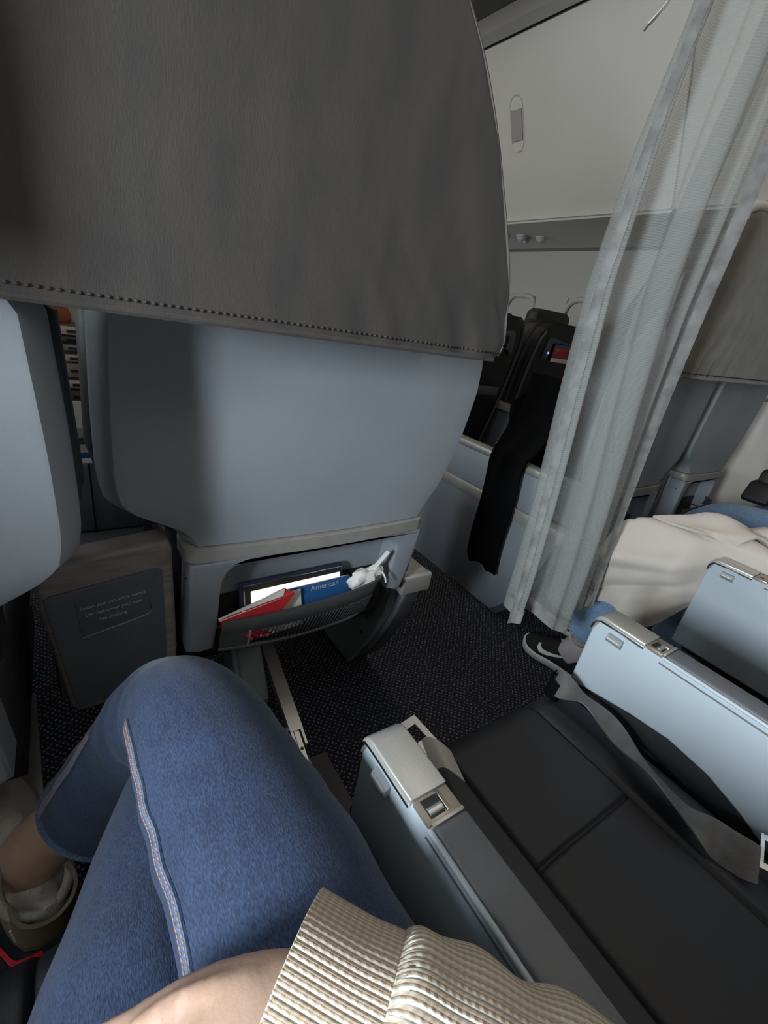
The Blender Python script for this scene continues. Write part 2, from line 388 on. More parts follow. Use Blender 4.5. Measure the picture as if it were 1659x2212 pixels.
def cyl(name, c, axis, r, h, material, parent=None, n=16, bev=0.0):
    c = Vector(c); ax = Vector(axis).normalized(); s = ax.orthogonal().normalized(); w = ax.cross(s)
    prof = [(0, r-bev), (bev, r), (h-bev, r), (h, r-bev)] if bev else [(0, r), (h, r)]
    rings = [[c+ax*t+s*math.cos(2*math.pi*j/n)*q+w*math.sin(2*math.pi*j/n)*q for j in range(n)] for t, q in prof]
    return loft(name, rings, material, parent, ang=40)
# ------------------------------------------------------------------ the cabin shell
Y0, Y1 = -2.2, 3.6
def struct(o, label): o['kind'] = 'structure'; o['label'] = label; return o
struct(box('floor', (WALL_L-0.1, Y0, -0.05), (WALL_R+0.1, Y1, 0.0), 'carpet', bev=0), 'dark flecked carpet of the cabin floor')
struct(box('trim_1', (0.388, -0.6, 0.0), (0.432, 0.66, 0.006), 'dark_trim', bev=0.002), 'brown-grey seat track cover strip along the carpet')
CX = (WALL_L+WALL_R)/2
def side_wall(name, x, sgn, label):
    bm = bmesh.new(); t = 0.06*sgn; lo, hi = sorted((x, x+t))
    z0, z1 = WIN_Z-WIN_H/2, WIN_Z+WIN_H/2
    bxm(bm, (lo, Y0, 0), (hi, Y1, z0)); bxm(bm, (lo, Y0, z1), (hi, Y1, 2.3))
    ys = [Y0]
    for y in WIN_Y: ys += [y-WIN_W/2, y+WIN_W/2]
    ys.append(Y1)
    for a, b in zip(ys[0::2], ys[1::2]): bxm(bm, (lo, a, z0), (hi, b, z1))
    o = struct(frombm(name, bm, 'wall'), label); return o
wl = side_wall('wall_left', WALL_L, -1, 'pale lining of the window side wall beside the photographer')
wr = side_wall('wall_right', WALL_R, 1, 'pale cabin lining beyond the seats across the aisle')
def ring_frame(name, x, sgn, y, parent, mtl='wall'):
    rings = []
    for (dx, k) in ((0.0, 1.0), (-0.012, 1.04), (-0.012, 1.16), (0.0, 1.2)):
        ring = []
        for j in range(32):
            t = 2*math.pi*j/32; c, s = math.cos(t), math.sin(t)
            q = (abs(c)**4+abs(s)**4)**-0.25
            ring.append(Vector((x+dx*sgn, y+c*q*WIN_W/2*k*0.9, WIN_Z+s*q*WIN_H/2*k*0.9)))
        rings.append(ring)
    return loft(name, rings, mtl, parent, cap=False)
for i, y in enumerate(WIN_Y):
    for nm, x, sgn, wall in (('left', WALL_L, -1, wl), ('right', WALL_R, 1, wr)):
        k = i+1 if sgn < 0 else i+1+len(WIN_Y)
        wo = thing('window_%d' % k, (x, y, WIN_Z), None, None); wo['kind'] = 'structure'
        wo['label'] = 'rounded cabin window in the %s side wall' % nm
        rel(wo, loft('t', [[Vector((x, y, WIN_Z))]*3]*2, 'white')) if False else None
        ring_frame('window_frame', x, sgn, y, wo)
        box('pane', (min(x+0.03*sgn, x+0.034*sgn), y-WIN_W/2, WIN_Z-WIN_H/2), (max(x+0.03*sgn, x+0.034*sgn), y+WIN_W/2, WIN_Z+WIN_H/2), 'pane', wo, bev=0)
        closed = sgn > 0 or y not in WIN_POWER
        if closed:
            box('window_shade', (min(x+0.012*sgn, x+0.018*sgn), y-WIN_W/2, WIN_Z-WIN_H/2), (max(x+0.012*sgn, x+0.018*sgn), y+WIN_W/2, WIN_Z+WIN_H/2), 'wall', wo, bev=0)
struct(box('ceiling', (WALL_L-0.1, Y0, 2.28), (WALL_R+0.1, Y1, 2.34), 'wall', bev=0), 'pale cabin ceiling')
struct(box('wall_front', (WALL_L-0.1, Y1, 0), (WALL_R+0.1, Y1+0.06, 2.3), 'bin', bev=0), 'beige bulkhead at the front of the cabin')
struct(box('wall_rear', (WALL_L-0.1, Y0-0.06, 0), (WALL_R+0.1, Y0, 2.3), 'bin', bev=0), 'beige bulkhead at the rear of the cabin')

# overhead bins: curved doors along both sides
def mx_(x, sgn): return x if sgn > 0 else 2*CX-x
FACE = catmull([(1.905, 1.500), (1.895, 1.535), (1.845, 1.65), (1.765, 1.83), (1.675, 2.0), (1.63, 2.075)], 5)
def overhead_bin(y0, y1, sgn, label, latch_y=None):
    e = thing('overhead_bin', (mx_(2.3, sgn), (y0+y1)/2, 1.5), label, 'overhead bin', 'overhead bins above the seats')
    prof = [(p[0]+0.012, p[1]) for p in FACE]+[(1.68, 2.12), (WALL_R-0.004, 2.12), (WALL_R-0.004, 1.545), (2.0, 1.522)]
    prism('bin_body', [(mx_(p[0], sgn), p[1]) for p in prof], 'y', y0, y1, 'bin', e)
    door = [(p[0], p[1]) for p in FACE]; inner = [(p[0]+0.022, p[1]+0.004) for p in FACE][::-1]
    d = prism('bin_door', [(mx_(p[0], sgn), p[1]) for p in door+inner], 'y', y0+0.004, y1-0.004, 'bin', e, bev=0.003)
    # underside service panel, one step darker trim line at the front edge
    prism('service_panel', [(mx_(p[0], sgn), p[1]) for p in ((1.93, 1.508), (1.93, 1.494), (2.62, 1.522), (2.62, 1.536))], 'y', y0+0.01, y1-0.01, 'service', e)
    if latch_y is not None:
        # oval latch recess following the door
        def on_face(z):
            for a, b in zip(FACE, FACE[1:]):
                if a[1] <= z <= b[1]: t = (z-a[1])/(b[1]-a[1]); return a[0]+(b[0]-a[0])*t
        zc = 1.833; hz = 0.088; hy = 0.034
        def oval(k, dep):
            r = []
            for j in range(36):
                t = 2*math.pi*j/36; yy = math.cos(t)*hy*k; zz = math.sin(t)
                zz = zz*hy*k + math.copysign((hz-hy), zz if abs(zz) > 1e-6 else 1)
                r.append(Vector((mx_(on_face(zc+zz)-dep, sgn), latch_y+yy, zc+zz)))
            return r
        la = loft('latch', [oval(1.12, 0.0), oval(1.06, 0.004), oval(0.98, 0.0015), oval(0.9, -0.004)], 'bin', d, cap=True)
        v = []
        pd = []
        for zz0, zz1, dep in ((-0.052, 0.045, 0.006),):
            q = []
            for (yy, zz) in ((-hy*0.9, zz0), (hy*0.9, zz0), (hy*0.9, zz1), (-hy*0.9, zz1)): q.append((latch_y+yy, zc+zz))
            vv = [Vector((mx_(on_face(p[1])-dep, sgn), *p)) for p in q]+[Vector((mx_(on_face(p[1])+0.002, sgn), *p)) for p in q]
            pyd('latch_paddle', vv, [(0, 1, 2, 3), (4, 7, 6, 5), (0, 4, 5, 1), (1, 5, 6, 2), (2, 6, 7, 3), (3, 7, 4, 0)], 'bin_trim', d, smooth=False)
    return e
overhead_bin(-0.55, 1.12, 1, 'beige overhead bin across the aisle, right above the hanging curtain')
overhead_bin(1.12, 2.64, 1, 'beige overhead bin across the aisle with an oval latch on its door', 1.86)
overhead_bin(2.64, 3.59, 1, 'farthest beige overhead bin across the aisle, next to the front bulkhead')
overhead_bin(-0.55, 1.12, -1, 'beige overhead bin above the photographer')
overhead_bin(1.12, 3.59, -1, 'beige overhead bin above the front seats on the window side')
for sgn in (1, -1):
    a = prism('trim_%d' % (2 if sgn > 0 else 4), [(mx_(p[0], sgn), p[1]) for p in ((1.628, 2.085), (1.60, 2.11), (1.60, 2.17), (1.72, 2.17), (1.72, 2.122), (1.675, 2.122))], 'y', Y0, Y1, 'bin_trim')
    struct(a, 'grey trim strip along the top of the overhead bins')
    a = prism('trim_%d' % (3 if sgn > 0 else 5), [(mx_(p[0], sgn), p[1]) for p in ((1.60, 2.172), (1.54, 2.20), (1.54, 2.28), (1.72, 2.28), (1.72, 2.172))], 'y', Y0, Y1, 'dark_trim')
    struct(a, 'dark cove strip under the ceiling')
    a = prism('trim_%d' % (6 if sgn > 0 else 7), [(mx_(p[0], sgn), p[1]) for p in ((2.60, 1.522), (WALL_R, 1.522), (WALL_R, 1.56), (2.60, 1.54))], 'y', Y0, Y1, 'bin_trim')
    struct(a, 'narrow trim where the service panel meets the side wall')
# ceiling lamps: slim diffusers in the ceiling above the aisle
for k, y in enumerate((-1.2, 0.6, 2.4)):
    e = thing('ceiling_lamp', (0.99, y, 2.22), ('slim ceiling lamp above the aisle, nearest the rear bulkhead', 'slim ceiling lamp above the aisle by the curtain', 'slim ceiling lamp above the aisle, nearest the front bulkhead')[k], 'lamp', 'ceiling lamps over the aisle')
    box('lamp_housing', (0.80, y-0.78, 2.25), (1.18, y+0.78, 2.28), 'white', e)
    box('diffuser', (0.83, y-0.75, 2.235), (1.15, y+0.75, 2.25), 'white', e)
# air nozzles in the service panel
for k, (y, x) in enumerate(((2.20, 2.17), (2.10, 2.20), (2.13, 2.27), (2.02, 2.27))):
    zz = 1.494+(x-1.93)*0.0406
    e = thing('air_nozzle', (x, y, zz-0.02), ('leftmost', 'second', 'third', 'rightmost')[k]+' white air nozzle under the overhead bin, left of the curtain', 'air nozzle', 'air nozzles under the bin')
    rings = [[Vector((x+math.cos(2*math.pi*j/20)*r, y+math.sin(2*math.pi*j/20)*r, zz-h)) for j in range(20)] for h, r in ((-0.002, 0.030), (0.006, 0.032), (0.016, 0.024), (0.024, 0.020))]
    loft('nozzle_ring', rings, 'white', e)
    cyl('nozzle_core', (x, y, zz-0.030), (0, 0, 1), 0.011, 0.01, 'metal', e)
# ------------------------------------------------------------------ wide front-cabin seats (grey backs, suede headrest covers)
LEFT = [(0.575, -0.222), (0.60, -0.226), (0.615, -0.233), (0.626, -0.241), (0.636, -0.253), (0.645, -0.267), (0.658, -0.292), (0.668, -0.310), (0.676, -0.321), (0.690, -0.332), (0.716, -0.337), (0.744, -0.338), (0.822, -0.337), (0.95, -0.331), (1.02, -0.31), (1.15, -0.26), (1.25, -0.22), (1.33, -0.16), (1.36, -0.12)]
LEFT_A = [q for q in LEFT if q[0] < 0.9]+[(0.952, -0.331), (0.968, -0.322), (0.980, -0.30), (0.99, -0.24), (1.0, -0.19), (1.30, -0.16), (1.36, -0.10)]
RIGHT = [(0.575, 0.262), (0.60, 0.270), (0.628, 0.283), (0.66, 0.303), (0.69, 0.317), (0.757, 0.338), (0.809, 0.347), (0.878, 0.354), (0.939, 0.349), (1.02, 0.31), (1.10, 0.25), (1.22, 0.18), (1.30, 0.10), (1.36, 0.02)]
BACKY = [(0.40, 0.040), (0.575, 0.040), (0.65, 0.038), (0.75, 0.033), (0.93, 0.022), (1.05, 0.010), (1.36, -0.03)]
def rrect(x0, x1, y0, y1, r, z, bulge=0.0, n=5):
    """ring: rounded rectangle in plan, rear face (y0) bulging to -y"""
    pts = []
    r0 = min(r, (x1-x0)/2*0.98, (y1-y0)/2*0.98)
    def arc(cx, cy, a0):
        for k in range(n+1):
            a = a0+math.pi/2*k/n; pts.append((cx+math.cos(a)*r0, cy+math.sin(a)*r0))
    arc(x0+r0, y0+r0, math.pi)
    for k in range(1, 8): pts.append((x0+r0+(x1-x0-2*r0)*k/8, y0))
    arc(x1-r0, y0+r0, 1.5*math.pi); arc(x1-r0, y1-r0, 0); arc(x0+r0, y1-r0, math.pi/2)
    c = (x0+x1)/2; h = (x1-x0)/2
    return [Vector((p[0], p[1]-bulge*(1-((p[0]-c)/h)**2)*(1 if p[1] < (y0+y1)/2 else 0), z)) for p in pts]
def shellring(x0, x1, y0, y1, z, c=0.020, dep=0.032, bulge=0.010):
    """ring: flat rear face, crisp chamfered returns at both sides"""
    pts = [(x0+0.006, y1), (x0, y1-0.01), (x0, y0+dep+0.008), (x0+0.002, y0+dep), (x0+c-0.0025, y0+0.003), (x0+c, y0+0.0006), (x0+c+0.004, y0)]
    n = 16
    for k in range(1, n): pts.append((x0+c+0.004+(x1-x0-2*c-0.008)*k/n, y0))
    pts += [(x1-(q[0]-x0), q[1]) for q in pts[:7][::-1]]
    m_ = (x0+x1)/2; h = (x1-x0)/2
    return [Vector((p[0], p[1]-(bulge*(1-((p[0]-m_)/h)**2) if p[1] < y0+0.01 else 0), z)) for p in pts]
def wide_seat(cx, y0, sg, label, cover='cover', cover_x=None, k=1.0, LT=None, CR=None, CLT=None, ztop=1.36, yo=-0.136):
    s = sg*k; LT = LT or LEFT
    e = thing('front_cabin_seat', (cx, y0, 0), label, 'seat', 'wide grey seats of the front cabin')
    O = Vector((cx, y0, 0))
    def T(p): return Vector((cx+s*p[0], y0+p[1], p[2]))
    def TR(ring): r = [T(p) for p in ring]; return r if s > 0 else r[::-1]
    zs = [0.60, 0.603, 0.61, 0.62, 0.63, 0.64, 0.65, 0.66, 0.67, 0.68, 0.69, 0.70, 0.71, 0.72, 0.74, 0.77, 0.80, 0.84, 0.88, 0.93, 0.952, 0.968, 0.98, 0.99, 1.0, 1.06, 1.12, 1.18, 1.24, 1.28, 1.32, 1.345, 1.36]
    rings = []
    for z in zs:
        yb = interp(BACKY, z); ins = 0.006 if z == 0.60 else 0
        rings.append(TR(shellring(interp(LT, z)+ins, interp(RIGHT, z)-ins, yb+ins, yb+0.085, z)))
    loft('back_shell', rings, 'panel', e, ang=30)
    # padded front of the backrest, black leather, showing at the sides
    rings = []
    for z in [0.50, 0.52, 0.58, 0.66, 0.70, 0.75, 0.85, 0.95, 1.05, 1.15, 1.24, 1.30, 1.34]:
        yb = interp(BACKY, max(z, 0.6))+0.075
        wl = -0.235 if z < 0.66 else interp([(0.66, -0.29), (0.70, -0.335), (0.75, -0.347), (0.95, -0.340), (1.02, -0.18 if LT is LEFT_A else -0.30), (1.34, -0.12)], z)
        rings.append(TR(rrect(wl, interp(RIGHT, z)+0.003, yb, yb+0.11, 0.045, z)))
    loft('back_cushion', rings, 'leather_back', e)
    # side return strip of the shell on the console side
    # trim strip
    rings = []
    for z, d in ((0.572, 0.0), (0.574, -0.003), (0.598, -0.003), (0.600, 0.0)):
        yb = interp(BACKY, 0.6)-0.002
        rings.append(TR(rrect(-0.2265+d, 0.2685-d, yb+d, yb+0.08, 0.022, z, 0.014)))
    loft('trim_strip', rings, 'trim', e)
    # lower shell frame with the pocket recess
    out = [(-0.232, 0.392), (-0.226, 0.48), (-0.2225, 0.571), (0.2645, 0.571), (0.2615, 0.53), (0.248, 0.47), (0.238, 0.43), (0.225, 0.418), (0.196, 0.430),
           (0.196, 0.46), (0.2045, 0.530), (0.202, 0.545), (0.190, 0.557), (0.16, 0.562), (0.0, 0.563), (-0.125, 0.561), (-0.147, 0.555), (-0.160, 0.545), (-0.168, 0.530), (-0.171, 0.515), (-0.178, 0.43), (-0.184, 0.385), (-0.21, 0.383)]
    pr = [(cx+s*p[0], p[1]) for p in out]
    prism('lower_shell', pr, 'y', y0+0.032, y0+0.10, 'shell', e, bev=0.006, seg=3)
    # flat inner wall of the recess
    prism('recess_panel', [(cx+s*p[0], p[1]) for p in ((-0.20, 0.385), (-0.20, 0.565), (0.21, 0.565), (0.21, 0.41))], 'y', y0+0.084, y0+0.096, 'shell', e)
    cyl('shell_screw', T((-0.2225, 0.055, 0.535)), (-s, 0, 0), 0.0025, 0.0035, 'black', e, n=10)
    # seat pocket: padded band, elastic net, bottom cord
    pk = thing('seat_pocket', (0, 0, 0), None, None); pk.parent = e
    def pocket_pt(u, v):           # u 0..1 across, v 0 bottom..1 top
        dep = 0.012-0.026*math.sin(math.pi*u)**0.7*(0.6+0.4*v)+0.020*max(0, (u-0.9)/0.1)
        xt, zt = interp([(0, -0.175), (0.33, -0.055), (0.66, 0.075), (1, 0.174)], u), interp([(0, 0.460), (0.33, 0.470), (0.66, 0.479), (1, 0.485)], u)
        xb, zb = interp([(0, -0.181), (0.33, -0.060), (0.66, 0.060), (1, 0.150)], u), interp([(0, 0.398), (0.33, 0.396), (0.66, 0.402), (1, 0.412)], u)
        return T((xb+(xt-xb)*v, dep, zb+(zt-zb)*v))
    sheet('pocket_band', lambda u, v: pocket_pt(u, 0.52+0.48*v)+Vector((0, -0.003*math.sin(math.pi*v), 0)), 40, 8, 0.006 if s > 0 else -0.006, 'band', pk)
    v_, f_ = [], []
    nr = 38
    for i in range(nr):
        u0 = 0.16+0.77*i/(nr-1)
        pts = []
        for k in range(5):
            v = k/4*0.56; p = pocket_pt(min(0.98, u0+0.05*(v-0.25)), v); pts.append((*p, 0.0011 if i < 9 else 0.0022, 0.0010 if i < 9 else 0.0016))
        rv, rf = loftdata(sweeprings(pts, 5)); o_ = len(v_); v_ += rv; f_ += [tuple(q+o_ for q in ff) for ff in rf]
    nt = pyd('pocket_net', v_, f_, 'net', pk); nt['kind'] = 'stuff'
    sheet('pocket_end', lambda u, v: pocket_pt(0.135*u, v*0.60), 8, 6, 0.004 if s > 0 else -0.004, 'band', pk)
    tube('pocket_cord', [pocket_pt(u, 0.0) for u in (0.0, 0.2, 0.4, 0.6, 0.8, 0.98)], 0.004, 'band', pk)
    tube('pocket_divider', [pocket_pt(0.14, v) for v in (0.0, 0.25, 0.58)], 0.0025, 'trim', pk, n=8)
    # inner sack of the pocket
    sheet('pocket_back', lambda u, v: T((-0.172+0.35*u, 0.078, 0.40+0.07*v)), 6, 4, 0.003, 'black', pk)
    # seat bottom cushion and frame
    rings = []
    for y, zt in ((0.10, 0.44), (0.14, 0.46), (0.35, 0.475), (0.52, 0.47), (0.56, 0.45)):
        rings.append(TR([Vector((p.x, y, p.y)) for p in [Vector(q[:2]) for q in rrect(-0.23, 0.23, 0.32, zt, 0.03, 0)]]))
    loft('seat_cushion', rings, 'leather_back', e)
    box('seat_frame', [min(T((-0.23, 0.13, 0.28))[i], T((0.245, 0.52, 0.33))[i]) for i in range(3)], [max(T((-0.23, 0.13, 0.28))[i], T((0.245, 0.52, 0.33))[i]) for i in range(3)], 'black', e)
    def bx(name, a, b, m_, par=e, bev=0.004, seg=2):
        A, B = T(a), T(b); return box(name, [min(A[i], B[i]) for i in range(3)], [max(A[i], B[i]) for i in range(3)], m_, par, bev, seg)
    # dark flank beside the shell, aisle side
    bx('side_bolster', (0.262, 0.060, 0.44), (0.278, 0.26, 0.60), 'shell_dark', bev=0.008)
    # aisle side: boat-shaped leg panel, trim rail, upper armrest panel, armrest top
    leg = [(0.075, 0.392), (0.085, 0.34), (0.105, 0.27), (0.135, 0.19), (0.175, 0.11), (0.22, 0.045), (0.262, 0.0), (0.42, 0.0), (0.92, 0.0), (0.92, 0.392)]
    lp = prism('leg_panel', [(y0+p[0], p[1]) for p in leg], 'x', cx+s*0.297, cx+s*0.338, 'shell', e, bev=0.004)
    bump = leg[:7]; b2 = [(p[0]+0.030, p[1]+0.004) for p in leg[:7]][::-1]
    prism('leg_bumper', [(y0+p[0]-0.004, p[1]) for p in bump]+[(y0+p[0], max(0.0, p[1]-0.004)) for p in b2], 'x', cx+s*0.300, cx+s*0.3425, 'shell_dark', e, bev=0.002)
    inner = [(0.10, 0.392), (0.12, 0.27), (0.16, 0.17), (0.255, 0.0), (0.42, 0.0), (0.42, 0.392)]
    prism('leg_cover', [(y0+p[0], p[1]) for p in inner], 'x', cx+s*0.272, cx+s*0.298, 'shell', e, bev=0.004)
    for (yy, zz) in ((0.165, 0.262), (0.19, 0.215), (0.205, 0.155)):
        cyl('leg_screw', T((0.2725, yy, zz)), (-s, 0, 0), 0.005, 0.003, 'black', lp, n=10)
    rail = bx('armrest_rail', (0.258, 0.050, 0.385), (0.344, 0.92, 0.432), 'trim', bev=0.006)
    bx('rail_cap', (0.256, 0.046, 0.383), (0.346, 0.066, 0.434), 'cap', rail, bev=0.006, seg=3)
    cyl('rail_button', T((0.344, 0.195, 0.408)), (s, 0, 0), 0.008, 0.004, 'metal', rail, n=14, bev=0.001)
    bx('armrest_panel', (0.272, 0.205, 0.432), (0.336, 0.92, 0.566), 'shell', bev=0.006)
    bx('armrest_top', (0.266, 0.195, 0.566), (0.342, 0.90, 0.592), 'trim', bev=0.008)
    # sloping floor strut with its track fitting
    st = strip('floor_strut', [T((0.010, 0.300, 0.166)), T((0.010, 0.16, 0.104)), T((0.010, 0.045, 0.056))], [(1, 0, 0)]*3, 0.032, 0.022, 'metal', e, sub=2)
    for q in (-1, 1):
        strip('strut_fork', [T((0.010+q*0.0125, 0.05, 0.058)), T((0.010+q*0.0125, 0.012, 0.042))], [(1, 0, 0)]*2, 0.006, 0.020, 'metal', st, sub=2)
    strip('track_fitting', [T((0.010, 0.05, 0.050)), T((0.010, 0.005, 0.030)), T((0.010, -0.020, 0.018))], [(1, 0, 0)]*3, 0.012, 0.024, 'metal', st, sub=3)
    bx('fitting_foot', (-0.001, -0.032, 0.007), (0.021, -0.004, 0.030), 'metal', st, bev=0.003)
    cyl('fitting_hole', T((0.010, 0.006, 0.042)), (0, -0.45, 0.9), 0.004, 0.002, 'black', st, n=12)
    for yy, zz in ((0.055, 0.062), (0.022, 0.044)):
        cyl('strut_bolt', T((-0.003, yy, zz)), (-s, 0, 0), 0.0075, 0.014, 'chrome', st, n=6, bev=0.0015)
    # plastic shroud hanging beside the strut
    sh = [(0.33, 0.33), (0.27, 0.22), (0.18, 0.105), (0.155, 0.07), (0.16, 0.048), (0.22, 0.045), (0.30, 0.08), (0.38, 0.20), (0.42, 0.33)]
    prism('leg_shroud', [(y0+p[0], p[1]) for p in sh], 'x', cx+s*(-0.080), cx+s*(-0.014), 'shell', e, bev=0.008, seg=3)
    prism('shroud_rib', [(y0+p[0]*0.92+0.01, p[1]*0.9+0.012) for p in sh], 'x', cx+s*(-0.092), cx+s*(-0.078), 'shell', e, bev=0.005, seg=3)
    bx('front_leg', (-0.03, 0.42, 0.0), (0.03, 0.47, 0.30), 'black')
    # headrest cover: suede flap hanging over the top of the backrest
    cl, cr, zb0, zb1 = cover_x
    CR = CR or [(0.0, -0.022), (0.02, -0.006), (0.05, 0.0), (0.08, 0.001), (0.30, -0.027), (0.615, -0.090), (0.80, -0.146), (0.91, -0.19), (1.0, -0.24)]
    CLT = CLT or [(0, 0.0), (0.7, 0.0), (1.0, 0.08)]
    def cov(u, v):
        R_ = cr+interp(CR, v); L_ = cl+interp(CLT, v)
        x = L_+(R_-L_)*u; z = zb0+(zb1-zb0)*u; z = z+(ztop-z)*v
        ed = max(0, abs(u-0.5)*2-0.86)/0.14
        wr_ = 0.0055*math.sin(70*x+26*z)*max(0, 1-v*1.6)*max(0, (u-0.55))*2 + 0.0045*math.sin(120*x+60*z+2*math.sin(30*z))*max(0, 1-v*2.2)*max(0, u-0.45)
        y = yo-0.004*math.sin(math.pi*u)+0.008*ed**2-0.006*v+wr_-0.004*(1-v)
        return T((x, y, z))
    hr_ = []
    for z_, in_ in ((0.985, 0.03), (1.0, 0.01), (1.1, 0.006), (1.2, 0.006), (1.28, 0.01), (1.325, 0.03), (ztop-0.008, 0.06)):
        v_ = (z_-zb0)/(ztop-zb0)
        hr_.append(TR(rrect(cl+interp(CLT, v_)+in_+0.01, cr+interp(CR, v_)-in_-0.01, yo+0.010, 0.04, 0.03, z_)))
    loft('headrest', hr_, 'leather_back', e)
    cv = sheet('headrest_cover', cov, 110, 70, 0.005 if s > 0 else -0.005, cover, e)
    tube('cover_binding', [cov(1.0, v)+Vector((0, 0.002, 0)) for v in (0.02, 0.06, 0.15, 0.3, 0.5, 0.7, 0.85, 1.0)], 0.0035, 'cover_edge', cv, n=6)
    v_, f_ = [], []
    n_ = 92
    for i in range(n_):
        u = 0.005+0.985*i/(n_-1); p = cov(u, 0.030); q = cov(min(1, u+0.004), 0.030); d = (q-p).normalized()
        rv, rf = loftdata(sweeprings([(*(p-d*0.0026+Vector((0, 0.001, 0))), 0.0004, 0.0004), (*(p+Vector((0, -0.0016, 0))), 0.0018, 0.0018), (*(p+d*0.0026+Vector((0, 0.001, 0))), 0.0004, 0.0004)], 5))
        o_ = len(v_); v_ += rv; f_ += [tuple(k+o_ for k in ff) for ff in rf]
    stt = pyd('hem_stitching', v_, f_, 'stitch_dark', cv); stt['kind'] = 'stuff'
    tube('hem_fold', [cov(u, 0.004)+Vector((0, -0.001, 0)) for u in [k/12 for k in range(13)]], 0.0035, cover, cv, n=6, sub=3)
    return e
seatB = wide_seat(0.36, 0.66, 1, 'grey wide seat with dark taupe headrest cover right in front of the photographer', cover_x=(-0.47, 0.211, 0.966, 0.957))
seatA = wide_seat(-0.340, 0.51, -1, 'grey wide seat at the left edge of the photo, beside the text console', cover_x=(-0.16, 0.20, 1.0, 1.0), LT=LEFT_A)
CRP = [(0.0, -0.010), (0.03, 0.0), (0.5, 0.008), (0.78, 0.007), (0.88, -0.012), (0.96, -0.040), (1.0, -0.085)]
seatP = wide_seat(1.53, 0.66, -1, 'grey wide seat across the aisle under a stone suede headrest cover', cover='cover_light', cover_x=(-0.62, 0.291, 0.972, 0.962), k=0.70, CR=CRP, ztop=1.345, yo=-0.062)
tube('headrest_clip', [ony(1606, 474, 0.612), ony(1613, 455, 0.612), ony(1635, 447, 0.612), ony(1690, 452, 0.612)], 0.012, 'white', seatP, n=10)
seatQ = wide_seat(2.13, 0.70, 1, 'grey wide seat by the far side wall across the aisle', cover='cover_light', cover_x=(-0.20, 0.24, 1.02, 1.02), k=0.68)

# consoles between the paired seats
def console(cx, y0, label, words):
    e = thing('seat_console', (cx, y0, 0), label, 'console', 'consoles between the wide seats')
    o = [(-0.092, 0.585), (-0.088, 0.598), (-0.078, 0.604), (0.078, 0.622), (0.088, 0.618), (0.094, 0.606), (0.096, 0.40), (0.090, 0.325), (0.078, 0.318), (-0.055, 0.316), (-0.070, 0.330)]
    prism('console_frame', [(cx+p[0], p[1]) for p in o], 'y', y0, y0+0.05, 'console', e, bev=0.010, seg=3)
    i_ = [(-0.082, 0.548), (-0.074, 0.554), (0.068, 0.575), (0.077, 0.570), (0.078, 0.40), (0.074, 0.345), (-0.054, 0.330), (-0.062, 0.338)]
    pn = prism('console_panel', [(cx+p[0], p[1]) for p in i_], 'y', y0-0.004, y0+0.02, 'screen_panel', e, bev=0.003)
    pl = [(-0.045, 0.538), (0.054, 0.553), (0.057, 0.496), (0.052, 0.491), (-0.040, 0.470)]
    prism('notice_plate', [(cx+p[0], p[1]) for p in pl], 'y', y0-0.0052, y0, 'screen_panel', pn, bev=0.0012)
    tube('plate_highlight', [(cx+0.0555, y0-0.0058, 0.550), (cx+0.057, y0-0.0058, 0.500), (cx+0.0545, y0-0.0058, 0.494), (cx+0.049, y0-0.0058, 0.491), (cx-0.040, y0-0.0058, 0.4715)], 0.0010, 'shell', pn, n=6, sub=1)  # pale tube standing in for the highlight along the plate's right and bottom edges
    if words:
        xd, yd = Vector((1, 0, 0.135)), Vector((0, 0, 1))
        for t, (px, pz), sz in (('Fasten seat belt while seated', (0.006, 0.5285), 0.0078), ('Life vest under your seat', (0.006, 0.5145), 0.0078), ('No smoking', (0.004, 0.5005), 0.0078)):
            text('notice_text', t, sz, Vector((cx+px, y0-0.0055, pz)), xd, yd, 'print', pn)
    box('console_body', (cx-0.085, y0+0.05, 0.30), (cx+0.088, y0+0.75, 0.50), 'shell_dark', e, bev=0.01)
    dv = box('privacy_divider', (cx-0.035, y0+0.30, 0.50), (cx+0.15, y0+0.33, 0.652), 'shell', e, bev=0.008)
    box('divider_seam', (cx-0.002, y0+0.298, 0.47), (cx+0.001, y0+0.301, 0.65), 'black', dv, bev=0)
    strip('console_strut', [(cx-0.156, y0+0.24, 0.165), (cx-0.152, y0+0.12, 0.115), (cx-0.148, y0-0.02, 0.035), (cx-0.146, y0-0.06, 0.012)], [(1, 0, 0)]*4, 0.028, 0.02, 'metal', e, sub=2)
    return e
console(0.020, 0.700, 'console with seat belt notice between the two front seats', True)
console(1.83, 0.775, 'console between the two grey seats across the aisle', False)

